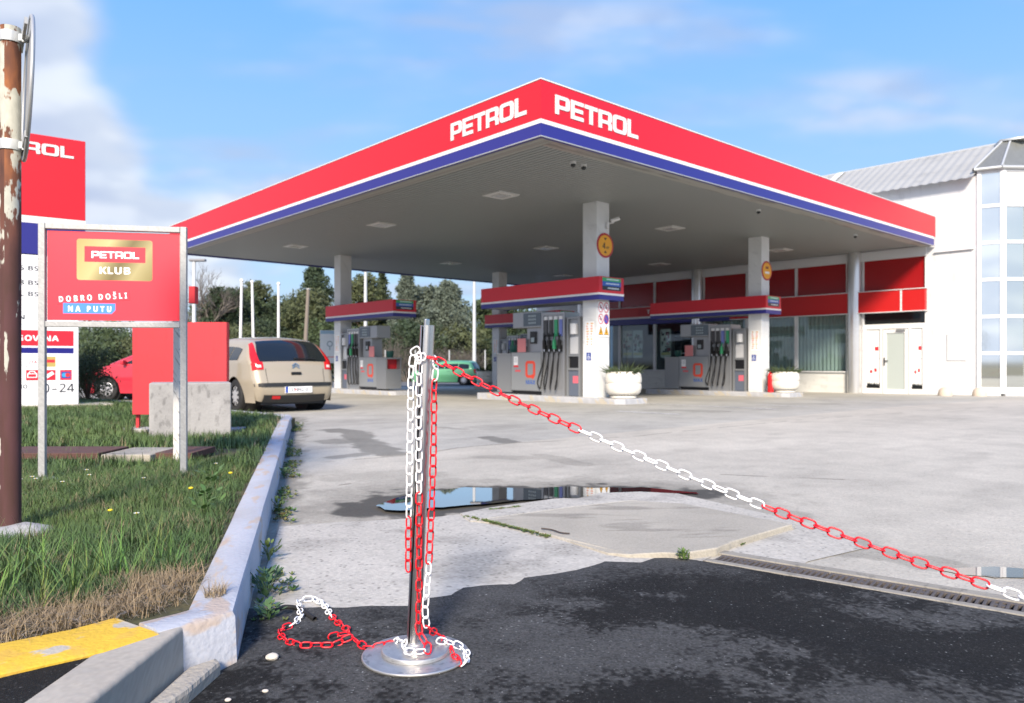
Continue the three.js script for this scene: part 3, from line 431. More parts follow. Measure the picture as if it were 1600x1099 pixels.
// ---------------------------------------------------------------- club sign on two galvanised posts
{
  const L = onGround(66, 752, 0.135), Rr = onGround(287, 746, 0.135), w = L.distanceTo(Rr), turn = -Math.atan2(Rr.z - L.z, Rr.x - L.x);
  const t = thing('welcome_sign', 'red club sign in a galvanised frame on two posts in the grass', 'sign', L, turn);
  const s = 0.042, top = 1.735, bot = 1.055;
  const speck = new THREE.MeshStandardMaterial({ map: texture(256, 256, (i, j) => { const k = 0.36 + 0.16 * (fbm(i / 9, j / 9, 4) - 0.5) + 0.08 * (vnoise(i / 2, j / 2) - 0.5); return [k * 0.98, k, k]; }), metalness: 0.4, roughness: 0.55 });
  for (const x of [0, w]) obj('post', worldUV(rbox(s, top + 0.1, s, x + 0.0, top / 2 - 0.05, 0, 0.004), 0, 0, 0.3), speck, t);
  for (const y of [top - 0.021, bot]) obj('frame_bar', worldUV(rbox(w - s - 0.002, s * 0.92, s * 0.96, w / 2, y, 0, 0.004), 0, 0, 0.3), speck, t);
  const pw = w - s - 0.012, ph = top - bot - 0.075, py = (top - 0.021 + bot) / 2, tex = canvasTex(1024, 740, (x, W, H) => {
    x.fillStyle = '#ec3444'; x.fillRect(0, 0, W, H);
    const rr = (a, b, w2, h2, r) => { x.beginPath(); x.moveTo(a + r, b); x.arcTo(a + w2, b, a + w2, b + h2, r); x.arcTo(a + w2, b + h2, a, b + h2, r); x.arcTo(a, b + h2, a, b, r); x.arcTo(a, b, a + w2, b, r); x.closePath(); };
    const gx = x.createLinearGradient(220, 60, 810, 400); for (const [k, c] of [[0, '#a39258'], [0.35, '#b8ac78'], [0.58, '#6c613a'], [0.78, '#a59a6c'], [1, '#857949']]) gx.addColorStop(k, c);
    rr(222, 60, 588, 345, 22); x.fillStyle = gx; x.fill();
    x.fillStyle = '#ec3040'; x.fillRect(282, 122, 472, 130); wordmarkCanvas(x, 520, 190, 58, 370, '#ffffff');
    x.fillStyle = '#ffffff'; x.textAlign = 'center'; x.textBaseline = 'middle'; x.save(); x.translate(515, 322); x.scale(1.25, 1); x.font = 'bold 80px sans-serif'; x.fillText('KLUB', 0, 0); x.restore();
    x.save(); x.translate(345, 548); x.rotate(-0.075); x.strokeStyle = '#b21f30'; x.lineWidth = 5; x.beginPath(); x.moveTo(-275, 42); x.lineTo(285, 42); x.lineTo(285, -42); x.stroke(); x.fillStyle = '#fff'; x.font = 'bold 66px sans-serif'; x.fillText('D O B R O   D O Š L I', 2, 2, 530); x.restore();
    x.fillStyle = '#4a86d0'; x.beginPath(); x.moveTo(118, 598); x.lineTo(520, 598); x.lineTo(520, 655); x.lineTo(492, 686); x.lineTo(118, 686); x.closePath(); x.fill();
    x.fillStyle = '#fff'; x.font = 'bold 66px sans-serif'; x.fillText('N A   P U T U', 322, 646, 340);
  });
  obj('sign_panel', box(pw, ph, 0.006, w / 2, py, -0.008), M.white, t);
  obj('printed_face', new THREE.PlaneGeometry(pw - 0.004, ph - 0.004).translate(w / 2, py, -0.0015), print(tex, 0.35), t);
  for (const [v, lab] of [[L, 'low round concrete footing under the left sign post'], [Rr, 'low round concrete footing under the right sign post']]) { const f = obj('post_footing', worldUV(lathe([[0, 0.03], [0.08, 0.028], [0.1, 0.015], [0.105, -0.05]], 24), 0, 0, 0.6), M.concrete); f.position.set(v.x, 0.128, v.z); tag(f, lab, 'footing'); }
  // white post just behind the right-hand one, with a small red lamp box
  const q = onGround(271, 724, 0.135), wp = thing('marker_post', 'chipped white wooden post with a red box, behind the club sign', 'post', q);
  obj('wooden_post', worldUV(rbox(0.05, 1.5, 0.05, 0.03, 0.72, 0, 0.008), 0, 0, 0.5), new THREE.MeshStandardMaterial({ map: texture(256, 512, (i, j) => { const k = 0.62 - 0.3 * sstep(0.6, 0.68, fbm(i / 6, j / 60, 5)); return [k, k * 0.98, k * 0.93]; }), roughness: 0.8 }), wp);
  obj('arm', tube([[0.04, 1.28, 0], [0.1, 1.27, 0], [0.135, 1.29, 0.0]], 0.008, 8, 6), M.galv, wp);
  obj('red_box', rbox(0.05, 0.135, 0.07, 0.158, 1.33, 0, 0.006), std(0.42, 0.01, 0.02, 0.5), wp);
}
// ---------------------------------------------------------------- red board with its concrete block
{
  const a = onGround(207, 675, 0.135), t = thing('red_board', 'plain red sheet board on two thin posts behind a concrete block', 'board', a, -0.02);
  const redPaint = new THREE.MeshStandardMaterial({ map: texture(256, 256, (i, j) => { const k = 1 - 0.16 * (fbm(i / 60, j / 60, 4) - 0.4) - 0.12 * sstep(0.6, 0.8, fbm(i / 10 + 4, j / 40, 4)); return [0.5 * k, 0.02 * k + 0.01, 0.03 * k + 0.01]; }), roughness: 0.5 });
  obj('sheet_panel', box(1.09, 1.06, 0.012, 0.545, 0.73, 0), redPaint, t);
  obj('folded_edge', [box(0.012, 1.06, 0.06, 1.087, 0.73, -0.037), box(0.012, 1.06, 0.06, 0.003, 0.73, -0.037), box(1.06, 0.012, 0.06, 0.545, 1.252, -0.037)], redPaint, t);
  for (const x of [0.02, 1.06]) obj('post', box(0.035, 1.3, 0.035, x, 0.6, -0.085), redPaint, t);
  for (const [x, lab] of [[0.02, 'flat concrete pad under the left post of the red board'], [1.06, 'flat concrete pad under the right post of the red board']]) { const f = obj('post_pad', worldUV(rbox(0.36, 0.08, 0.3, 0, 0, 0, 0.015), 0, 0, 0.8), M.concrete); f.position.set(a.x + x, 0.135, a.z - 0.08); tag(f, lab, 'footing'); }
  const b = onGround(298, 686, 0.135), blk = obj('concrete_block', worldUV(rbox(0.79, 0.6, 0.5, 0, 0.285, -0.25, 0.015), 0, 0, 1.4), new THREE.MeshStandardMaterial({ map: concreteTex, roughness: 0.92, bumpMap: concreteBump, bumpScale: 0.008, color: new THREE.Color().setRGB(0.9, 0.9, 0.92) }));
  const uvp = blk.geometry.attributes, n = uvp.position.count; for (let i = 0; i < n; i++) uvp.uv.setXY(i, (uvp.position.getX(i) + uvp.position.getZ(i)) / 1.4, uvp.position.getY(i) / 1.4);
  blk.position.copy(b); blk.rotation.y = 0.4; tag(blk, 'rough grey cast concrete block in the grass before the red board', 'concrete block');
  // covers let into the grass
  const rusty = new THREE.MeshStandardMaterial({ map: texture(256, 256, (i, j) => { const k = fbm(i / 20, j / 20, 5); return [mix(0.06, 0.12, k), mix(0.03, 0.055, k), mix(0.025, 0.04, k)]; }), roughness: 0.8 });
  for (const [x0, x1, lab] of [[8, 178, 'long rusty brown steel cover plate in the grass behind the sign'], [262, 318, 'short brown steel cover plate right of the concrete slab']]) { const p = onGround(x0, 716, 0.14), q = onGround(x1, 716, 0.14); const o = obj('cover_plate', rbox(q.x - p.x, 0.05, 0.5, 0, 0, 0, 0.006), rusty); o.position.set((p.x + q.x) / 2, 0.185, p.z); tag(o, lab, 'cover plate'); }
  { const p = onGround(184, 718, 0.14), q = onGround(258, 718, 0.14), o = obj('cover_slab', worldUV(rbox(q.x - p.x, 0.06, 0.52, 0, 0, 0, 0.01), 0, 0, 0.9), slabMat); o.position.set((p.x + q.x) / 2, 0.18, p.z); tag(o, 'pale concrete cover slab between the two brown plates', 'cover slab'); }
}

{ const f = (px, py) => onGround(px, py, 0.022); tag(obj('twig', tube([f(846, 826), f(862, 828), f(878, 833), f(890, 834)], 0.004, 10, 6), std(0.07, 0.055, 0.045, 0.9)), 'dark twig lying on the raised concrete slab', 'twig'); }
// ---------------------------------------------------------------- price totem
{
  const d = 13.4, right = atPx(131, 600, d), dir = new THREE.Vector3(0.80, 0, -0.6), w = 1.85, turn = Math.atan2(0.6, 0.8);
  const c = new THREE.Vector3(right.x - dir.x * w / 2, 0.14, right.z - dir.z * w / 2);
  const t = thing('price_totem', 'tall red, blue and white price totem standing left of the club sign', 'price sign', c, turn);
  const base = 0.06, y1 = 2.62, y2 = 3.15, y3 = 3.27, y4 = 4.66;
  obj('lower_cabinet', rbox(w - 0.1, y1 - base, 0.3, -0.05, (y1 + base) / 2, 0, 0.02), M.white, t);
  obj('blue_band', rbox(w, y2 - y1 - 0.002, 0.34, 0, (y1 + y2) / 2, 0, 0.01), M.blue, t);
  obj('white_band', box(w, y3 - y2 - 0.002, 0.335, 0, (y2 + y3) / 2, 0), M.white, t);
  obj('red_panel', rbox(w, y4 - y3, 0.34, 0, (y3 + y4) / 2, 0, 0.01), M.red, t);
  wordmark(t, 0.19, 1.45, M.white, new THREE.Matrix4().makeTranslation(0.02, 4.42, 0.172), 0.012);
  const W = 1024, H = Math.round(1024 * (y1 - base) / (w - 0.1)), tex = canvasTex(W, H, (x) => {
    x.fillStyle = '#f4f5f6'; x.fillRect(0, 0, W, H); const k = H / 100; x.textBaseline = 'middle'; x.textAlign = 'right';
    x.strokeStyle = '#b9bdc2'; x.lineWidth = 3; for (const y of [9, 18.5, 26, 33.5, 42]) { x.beginPath(); x.moveTo(0, (y + 4.4) * k); x.lineTo(W, (y + 4.4) * k); x.stroke(); }
    const rows = [['95 BS', 9], ['98 BS', 18.5], ['DIESEL BS', 26], ['PLIN', 41.5]]; x.fillStyle = '#20242f'; x.save(); x.scale(1.3, 1); x.font = `bold ${4.4 * k}px sans-serif`; for (const [s, y] of rows) x.fillText(s, (s === 'PLIN' ? 567 : 680) / 1.3, y * k); x.restore();
    x.strokeStyle = '#a0a6ac'; for (const y of [8.5, 17, 25.5, 34, 43]) { x.strokeRect(702, (y - 3.4) * k, 280, 6.6 * k); }
    x.fillStyle = '#ea2738'; x.fillRect(20, 50 * k, W - 60, 10.4 * k); x.fillStyle = '#fff'; x.textAlign = 'center'; x.font = `bold ${5.2 * k}px sans-serif`; x.save(); x.scale(1.2, 1); x.fillText('TRGOVINA', 613 / 1.2, 55.3 * k); x.restore();
    x.fillStyle = '#1f1f78'; x.fillRect(20, 61.6 * k, W - 60, 3.8 * k);
    const sq = (cx, cy, fill, stroke) => { const s = 7 * k; x.fillStyle = fill; x.fillRect(cx - s / 2, cy * k - s / 2, s, s); if (stroke) { x.strokeStyle = stroke; x.lineWidth = 5; x.strokeRect(cx - s / 2, cy * k - s / 2, s, s); } };
    sq(470, 71, '#e9edf6', '#2a3f8f'); x.fillStyle = '#24378c'; x.fillRect(462, 70 * k, 40, 3 * k); sq(622, 71, '#fff', '#c23848'); x.fillStyle = '#c02434'; x.font = `bold ${3 * k}px sans-serif`; x.fillText('UTA', 622, 71.3 * k); sq(772, 71, '#b9a560'); x.fillStyle = '#d3333f'; x.fillRect(727, 69.6 * k, 90, 2 * k); sq(915, 71, '#e3e6e6', '#c9a0aa');
    for (const cx of [470, 622, 772, 915]) sq(cx, 80, '#d92c3c'); x.strokeStyle = '#fff'; x.lineWidth = 8; x.strokeRect(584, 79 * k, 76, 2.4 * k); x.beginPath(); x.moveTo(588, 79 * k); x.lineTo(606, 77.4 * k); x.lineTo(638, 77.4 * k); x.lineTo(656, 79 * k); x.stroke(); x.fillStyle = '#fff'; x.save(); x.translate(772, 80 * k); x.rotate(-0.6); x.fillRect(-40, -20, 80, 34); x.restore(); x.fillStyle = '#1b4fa0'; x.fillRect(875, 77.8 * k, 80, 4.4 * k); x.fillStyle = '#3aa0dd'; x.beginPath(); x.arc(900, 80 * k, 22, 0, 7); x.fill(); x.fillStyle = '#d63a3a'; x.beginPath(); x.arc(930, 80 * k, 22, 0, 7); x.fill();
    x.fillStyle = '#2a2e38'; x.textAlign = 'right'; x.font = `bold ${3.8 * k}px sans-serif`; x.fillText('OTVORENO', 585, 87.5 * k); x.textAlign = 'center'; x.font = `bold ${8 * k}px monospace`; x.fillText('0-24', 850, 89 * k);
  });
  obj('price_face', new THREE.PlaneGeometry(w - 0.12, y1 - base - 0.02).translate(-0.05, (y1 + base) / 2, 0.1525), print(tex, 0.35), t);
  const f = obj('totem_plinth', worldUV(rbox(2.5, 0.16, 0.7, 0.1, 0.0, 0, 0.02), 0, 0, 1), slabMat); f.position.copy(c); f.position.y = 0.13; f.rotation.y = turn; tag(f, 'low pale concrete plinth under the price totem', 'plinth');
}
// ---------------------------------------------------------------- canopy over the forecourt
const LU = 18.8, LV = 18.15, SOFFIT = 4.82;
{
  const t = thing('station_canopy', 'large flat canopy with red, white and blue fascia on four square columns', 'canopy', st(0, 0), TURN);
  const yb = 4.79, bands = [['blue_fascia', yb, 4.998, M.blue], ['white_fascia', 4.998, 5.069, M.white], ['red_fascia', 5.069, 5.738, M.red], ['cap_trim', 5.738, 5.758, M.white]];
  const th = 0.12;
  for (const [n, a, b, m] of bands) { // local x along V, local -z along U; four sides butted end to end, bands nested a few mm in depth
    const k = n === 'white_fascia' ? 0.004 : n === 'cap_trim' ? 0.012 : 0, h = b - a - 0.001, y = (a + b) / 2;
    obj(n, box(th, h, LU + 2 * k, th / 2 - k, y, -LU / 2), m, t); obj(n, box(LV - 2 * th + k, h, th, LV / 2 + k / 2, y, -th / 2 + k), m, t);
    if (n !== 'blue_fascia' && n !== 'white_fascia') obj(n, box(th, h, LU, LV - th / 2, y, -LU / 2), m, t); obj(n, box(LV - 2 * th, h, th, LV / 2, y, -LU + th / 2), m, t);
  }
  obj('edge_trim', [box(0.02, 0.014, LU, 0.01, yb - 0.008, -LU / 2), box(LV - 0.02, 0.014, 0.02, LV / 2 + 0.01, yb - 0.008, -0.01)], M.galv, t);
  const lip = std(0.36, 0.355, 0.33, 0.55, { map: texture(512, 64, (i, j) => { const k = 0.9 - 0.35 * sstep(0.52, 0.7, fbm(i / 26, j / 20, 5)); const p = sstep(0.5, 0.6, vnoise(i / 70 + 3, 0.5)); return [k, k * mix(1, 0.86, p), k * mix(0.97, 0.82, p)]; }) });
  obj('underside_lip', [box(0.42, 0.02, LU - 0.04, 0.23, yb + 0.012, -LU / 2), box(LV - 0.46, 0.02, 0.42, LV / 2 + 0.22, yb + 0.012, -0.23)], lip, t);
  obj('roof_sheet', box(LV - 0.3, 0.05, LU - 0.3, LV / 2, 5.5, -LU / 2), M.galv, t);
  obj('soffit_backing', box(LV - 0.3, 0.01, LU - 0.3, LV / 2, SOFFIT + 0.04, -LU / 2), M.soffit, t);
  const slats = []; for (let x = 0.5; x < LV - 0.15; x += 0.12) slats.push(box(0.092, 0.026, LU - 0.62, x, SOFFIT + 0.018, -LU / 2 - 0.1));
  obj('soffit_slats', slats, M.soffit, t).userData.kind = 'stuff';
  const lampFrame = std(0.6, 0.6, 0.58, 0.4), lampGlass = std(0.5, 0.5, 0.48, 0.15);
  for (const u of [4.0, 9.1, 14.4]) for (const v of [2.6, 9.1, 15.4]) { const l = obj('downlight', [box(0.62, 0.03, 0.62, v, SOFFIT - 0.006, -u)], lampFrame, t); obj('lens', box(0.34, 0.012, 0.34, v, SOFFIT - 0.026, -u), lampGlass, l); }
  for (const [u, v] of [[0.9, 1.75], [0.9, 2.05], [0.9, 8.6], [0.9, 14.2]]) { const k = obj('dome_camera', cyl(0.06, 0.05, v, SOFFIT - 0.02, -u, 20), M.white, t); obj('dome', new THREE.SphereGeometry(0.05, 18, 10).translate(v, SOFFIT - 0.06, -u), M.darkglass, k); }
  for (const [u, v] of [[3.2, 5], [3.2, 12.6], [15.5, 5], [15.5, 12.6]]) { const q = st(u, v), b = gy(q.z) - 0.1; obj('column', worldUV(rbox(0.46, SOFFIT - b, 0.46, v, (SOFFIT + b) / 2 + 0.02, -u, 0.012), 0, 0, 3), M.column, t); }
  // the station's name at the near corner, once on each fascia
  const left = new THREE.Matrix4().makeRotationY(-Math.PI / 2).setPosition(-0.002, 5.39, -1.42), rightM = new THREE.Matrix4().makeRotationY(0).setPosition(1.47, 5.39, 0.002);
  wordmark(t, 0.33, 2.14, M.white, left, 0.012); wordmark(t, 0.33, 2.26, M.white, rightM, 0.012);
  // camera on the near column
  const cam = obj('column_camera', [cyl(0.045, 0.22, 0, 0, 0, 16).rotateX(Math.PI / 2 - 0.3).rotateY(0.6).translate(5.2, 4.4, -2.75), box(0.03, 0.03, 0.2, 5.15, 4.32, -2.87), cyl(0.035, 0.16, 5.12, 4.26, -2.93, 12)], M.white, t); obj('camera_lens', cyl(0.038, 0.012, 0, 0.112, 0, 16).rotateX(Math.PI / 2 - 0.3).rotateY(0.6).translate(5.2, 4.4, -2.75), M.black, cam);
}
// ---------------------------------------------------------------- islands, sign canopies, dispensers
const islandMat = new THREE.MeshStandardMaterial({ map: texture(512, 256, (i, j) => { const x = i / 512, a = fbm(i / 18, j / 18, 5), y = sstep(0.56, 0.62, fbm(i / 40 + 8, j / 30, 4)); const k = 0.4 + 0.16 * (a - 0.5); return [mix(k * 0.97, 0.5, y * 0.4), mix(k, 0.4, y * 0.4), mix(k * 1.06, 0.2, y * 0.4)]; }), roughness: 0.85 });
const ISL = [ // u of the column, direction away from it, v, words for the labels
  { u: 3.2, s: 1, v: 5, w: 'nearest island, beside the front canopy column' }, { u: 15.5, s: -1, v: 5, w: 'left island, behind the beige hatchback' },
  { u: 3.2, s: 1, v: 12.6, w: 'right island, in front of the shop windows' }, { u: 15.5, s: -1, v: 12.6, w: 'farthest island, behind the nearest dispenser' }];
const stripText = (bg, ink) => canvasTex(256, 128, x => { x.fillStyle = '#1c2a62'; x.fillRect(0, 0, 256, 128); x.fillStyle = '#2f9e5c'; x.fillRect(0, 0, 256, 38); x.fillStyle = '#2a55a8'; x.fillRect(0, 38, 256, 46); x.fillStyle = '#18181c'; x.fillRect(0, 88, 256, 40); x.fillStyle = '#dfe6ea'; for (const [y, a] of [[17, 60], [60, 50], [106, 74]]) for (let i = a; i < 226; i += 13) x.fillRect(i, y - 7, 9, 14); });
const fuelStrip = print(stripText(), 0.3);
const columnText = (ink) => canvasTex(128, 256, x => { x.fillStyle = '#eceeee'; x.fillRect(0, 0, 128, 256); const R = rng(4); for (let c = 0; c < 2; c++) for (let i = 0; i < 9; i++) { x.fillStyle = i % 3 ? '#df8a6a' : '#d5a052'; x.fillRect(18 + c * 56 + R() * 6, 14 + i * 26, 14 + R() * 22, 13); } });
const columnTextMat = print(columnText(), 0.5);
const accessMat = print(canvasTex(128, 160, x => { x.fillStyle = '#23418f'; x.fillRect(0, 0, 128, 160); x.strokeStyle = '#f2f4f8'; x.lineWidth = 11; x.beginPath(); x.arc(62, 38, 8, 0, 7); x.moveTo(58, 52); x.lineTo(60, 88); x.lineTo(92, 88); x.lineTo(104, 122); x.moveTo(44, 78); x.arc(62, 100, 32, 3.6, 0.9, true); x.stroke(); }), 0.4);
const qMat = canvasTex(512, 512, x => {
  x.fillStyle = '#8d9194'; x.fillRect(0, 0, 512, 512); x.fillStyle = '#ececec'; x.fillRect(40, 50, 76, 120); x.fillStyle = '#cfd2d2'; x.fillRect(52, 64, 52, 70); x.fillStyle = '#d9343c'; x.fillRect(40, 172, 86, 28); x.fillStyle = '#d9545a'; x.fillRect(66, 236, 98, 26);
  x.strokeStyle = '#de4a34'; x.lineWidth = 38; x.beginPath(); x.moveTo(300, 130); x.lineTo(375, 130); x.quadraticCurveTo(405, 130, 405, 165); x.lineTo(405, 290); x.quadraticCurveTo(405, 325, 370, 325); x.lineTo(305, 325); x.quadraticCurveTo(270, 325, 270, 290); x.lineTo(270, 165); x.quadraticCurveTo(270, 130, 300, 130); x.stroke(); x.beginPath(); x.moveTo(360, 300); x.lineTo(392, 352); x.stroke();
  x.fillStyle = '#2b5cb0'; x.font = 'bold 78px sans-serif'; x.textAlign = 'center'; x.fillText('MAX', 340, 432);
});
const qFace = new THREE.MeshStandardMaterial({ map: qMat, roughness: 0.4, metalness: 0.2 });
const lcd = std(0.075, 0.1, 0.12, 0.15), lcdDigit = std(0.3, 0.36, 0.38, 0.4);
const hoseColours = [std(0.16, 0.2, 0.5, 0.5), std(0.04, 0.32, 0.14, 0.5), std(0.05, 0.05, 0.05, 0.5), std(0.06, 0.06, 0.065, 0.5)];
const rectFace = (w, h, x, y, z, turn) => new THREE.PlaneGeometry(w, h).rotateY(turn).translate(x, y, z);
ISL.forEach((I, n) => {
  const mid = st(I.u + I.s * 1.55, I.v), top = gy(mid.z) + 0.15, along = s => -I.s * s;   // local z of a point s metres from the column
  const kerb = tag(obj('pump_island', prism((I.s > 0 ? [[-0.55, 1.05], [-0.4, 1.25], [0.4, 1.25], [0.55, 1.05], [0.55, -3.9], [0.4, -4.1], [-0.4, -4.1], [-0.55, -3.9]] : [[-0.55, 3.9], [-0.4, 4.1], [0.4, 4.1], [0.55, 3.9], [0.55, -1.05], [0.4, -1.25], [-0.4, -1.25], [-0.55, -1.05]]), 0.45, 0.02).translate(0, -0.45, 0), islandMat), `raised kerbed island under the fuel dispenser, ${I.w}`.split(' ').slice(0, 15).join(' '), 'pump island', 'pump islands');
  worldUV(kerb.geometry, 0, 0, 1.7); kerb.position.copy(st(I.u, I.v, top)); kerb.rotation.y = TURN;
  kerb.userData.label = ['kerbed pump island nearest the camera, at the front canopy column', 'kerbed pump island on the left, behind the beige hatchback', 'kerbed pump island on the right, before the shop windows', 'farthest kerbed pump island, at the dark rear column'][n];
  // little sign canopy
  const P = thing('sign_canopy', ['red and blue sign canopy over the nearest fuel dispenser', 'red and blue sign canopy over the left dispenser, behind the hatchback', 'red and blue sign canopy before the shop, over the right dispenser', 'dim red sign canopy farthest back, at the rear column'][n], 'sign canopy', st(I.u, I.v), TURN, 'sign canopies over the islands');
  const z0 = I.s > 0 ? 0.5 : 4.0, z1 = I.s > 0 ? -3.86 : -0.46, zl = z0 - z1, zc = (z0 + z1) / 2;
  const yb = 2.43; // hollow round the column: sides only, plus an underside
  const band = (name, a, b, m, k = 0) => { const h = b - a - 0.001, y = (a + b) / 2; obj(name, [box(0.06, h, zl + 2 * k, -0.42 - k, y, zc), box(0.06, h, zl + 2 * k, 0.42 + k, y, zc), box(0.78 + 2 * k, h, 0.06, 0, y, z0 - 0.03 + k), box(0.78 + 2 * k, h, 0.06, 0, y, z1 + 0.03 - k)], m, P); };
  band('blue_band', yb, yb + 0.115, M.blue); band('white_band', yb + 0.115, yb + 0.165, M.white, 0.004); band('red_band', yb + 0.165, yb + 0.55, M.red);
  obj('underside', [box(0.78, 0.02, Math.abs(zl) - 0.12 - 0.5, 0, yb + 0.02, zc - I.s * 0.25 * 1.0)], M.soffit, P); obj('top_sheet', box(0.78, 0.02, Math.abs(zl) - 0.62, 0, yb + 0.5, zc - I.s * 0.25), M.soffit, P);
  obj('fuel_strip', rectFace(0.68, 0.3, 0, yb + 0.38, z0 + 0.003, 0), fuelStrip, P);
  // stickers on the column
  const C = (name, g, m, label, cat) => tag((() => { const o = obj(name, g, m); o.position.copy(st(I.u, I.v)); o.rotation.y = TURN; return o; })(), label, cat);
  const near = ['nearest', 'left', 'right', 'rear'][n];
  C('notice_sticker', rectFace(0.3, 0.62, -0.233, 1.62, 0, -Math.PI / 2), columnTextMat, `small printed notice in orange lines on the ${near} column`, 'sticker');
  C('access_sticker', rectFace(0.15, 0.19, -0.233, 1.08, -0.03, -Math.PI / 2), accessMat, `blue wheelchair sticker on the ${near} canopy column`, 'sticker');
  // service cabinet with towels
  const cab = thing('service_cabinet', ['tall paper towel cabinet beside the nearest canopy column', 'tall paper towel cabinet beside the left canopy column', 'tall paper towel cabinet beside the right canopy column', 'dim paper towel cabinet beside the rear column'][n], 'cabinet', st(I.u + I.s * 0.53, I.v, top), TURN, 'service cabinets on the islands');
  obj('cabinet_body', [box(0.5, 1.98, 0.44, 0.06, 0.99, 0), ], M.satin, cab);
  obj('cabinet_frame', [box(0.06, 1.98, 0.05, -0.22, 0.99, 0.2), box(0.06, 1.98, 0.05, -0.22, 0.99, -0.2), box(0.06, 0.06, 0.35, -0.22, 1.95, 0), box(0.06, 0.05, 0.35, -0.22, 1.02, 0), box(0.06, 0.05, 0.35, -0.22, 0.68, 0)], M.dispenser, cab);
  obj('recess', box(0.012, 0.28, 0.33, -0.194, 0.85, 0), M.black, cab); obj('lower_door', box(0.03, 0.62, 0.34, -0.205, 0.33, 0), std(0.1, 0.12, 0.16, 0.4), cab);
  obj('towel_roll', cyl(0.1, 0.26, -0.22, 1.68, 0, 20), M.white, cab); obj('notice', [rectFace(0.3, 0.42, -0.2005, 1.27, 0, -Math.PI / 2)], std(0.55, 0.56, 0.57, 0.3), cab); obj('sticker', rectFace(0.18, 0.18, -0.221, 0.42, 0.05, -Math.PI / 2), std(0.6, 0.12, 0.16, 0.4), cab);
  // the dispenser: hose tower, lower cabinet, neck, head, waste box
  const D = thing('fuel_dispenser', ['grey fuel dispenser with black hoses on the nearest island', 'grey fuel dispenser with a red bin slot, behind the hatchback', 'grey fuel dispenser with black hoses in front of the shop windows', 'dim grey fuel dispenser seen behind the nearest one'][n], 'fuel dispenser', st(I.u, I.v, top), TURN, 'fuel dispensers on the islands');
  const s0 = 0.8, s1 = 1.62, s2 = 2.78, s3 = 3.35, Z = (a, b) => along((a + b) / 2), wd = (a, b) => b - a;
  obj('hose_tower', [box(0.52, 2.08, wd(s0, s1) - 0.02, 0.02, 1.04, Z(s0, s1)), box(0.56, 2.12, 0.06, 0, 1.06, along(s0 + 0.03)), box(0.56, 2.12, 0.06, 0, 1.06, along(s1 - 0.03)), box(0.56, 0.07, wd(s0, s1) - 0.122, 0, 2.085, Z(s0, s1))], M.satin, D);
  obj('nozzle_rail', box(0.05, 0.16, wd(s0, s1) - 0.13, -0.262, 1.2, Z(s0, s1)), M.dark, D);
  for (let k = 0; k < 4; k++) {
    const z = along(s0 + 0.14 + k * 0.18), x = -0.26;
    obj('hose_marker', [box(0.03, 0.42, 0.1, x, 1.72, z)], hoseColours[n === 2 ? [1, 0, 2, 3][k] : k], D); obj('marker_cap', box(0.034, 0.08, 0.11, x, 1.975, z), M.white, D);
    const nz = obj('nozzle', [rbox(0.09, 0.24, 0.07, x - 0.06, 1.3, z, 0.02), tube([[x - 0.07, 1.4, z], [x - 0.05, 1.5, z], [x, 1.56, z]], 0.016, 8, 8)], k === 1 ? hoseColours[1] : M.rubber, D); obj('nozzle_guard', cyl(0.022, 0.06, x - 0.06, 1.15, z, 10), M.steel, nz);
    obj('hose', tube([[x - 0.06, 1.12, z], [x - 0.1, 0.8, z + along(0.03)], [x - 0.11, 0.3, z + along(0.05 + 0.05 * k)], [x - 0.09, 0.16, z + along(0.12)], [x - 0.05, 0.2, z + along(0.16)], [x - 0.03, 0.6, z + along(0.09)], [x - 0.02, 1.6, z + along(0.06)]], 0.016, 40, 8), M.rubber, D);
  }
  obj('plinth', box(0.5, 0.1, wd(s1, s2) - 0.1, 0, 0.05, Z(s1, s2)), M.black, D);
  obj('lower_cabinet', [rbox(0.6, 1.02, wd(s1, s2) - 0.01, 0, 0.605, Z(s1, s2), 0.012)], M.dispenser, D);
  obj('front_panel', rectFace(wd(s1, s2) - 0.05, 0.98, -0.3025, 0.61, Z(s1, s2), -Math.PI / 2), qFace, D);
  obj('neck', [box(0.4, 0.64, 0.6, 0.03, 1.44, along(s1 + 0.36))], M.satin, D); const kp = obj('card_reader', rbox(0.05, 0.32, 0.22, -0.19, 1.5, along(s1 + 0.4), 0.01), M.dark, D); obj('keypad', rbox(0.02, 0.12, 0.12, -0.218, 1.44, along(s1 + 0.4), 0.004), lcdDigit, kp);
  obj('notice_board', [box(0.012, 0.36, 0.32, -0.26, 1.3, along(s1 + 0.78))], std(0.6, 0.2, 0.2, 0.4), D);
  const head = obj('display_head', rbox(0.54, 0.42, 1.12, 0, 1.97, along(s1 + 0.56), 0.015), M.satin, D); const sc = obj('display', box(0.02, 0.34, 0.66, -0.272, 1.97, along(s1 + 0.36)), lcd, head);
  obj('display_digits', [0, 1, 2].flatMap(r => [0, 1, 2, 3].map(k => box(0.004, 0.05, 0.05, -0.284, 2.06 - r * 0.09, along(s1 + 0.24 + k * 0.075)))), lcdDigit, sc.parent);
  obj('waste_box', [box(0.6, 0.66, wd(s2, s3), 0, 0.38, Z(s2, s3)), box(0.64, 0.05, wd(s2, s3) + 0.03, 0, 1.07, Z(s2, s3)), box(0.05, 0.34, wd(s2, s3), -0.275, 0.88, Z(s2, s3)), box(0.05, 0.34, wd(s2, s3), 0.275, 0.88, Z(s2, s3))], M.dispenser, D);
  obj('bin_opening', box(0.5, 0.33, wd(s2, s3) - 0.2, 0, 0.88, along((s2 + s3) / 2 - 0.1)), std(0.5, 0.012, 0.02, 0.5), D);
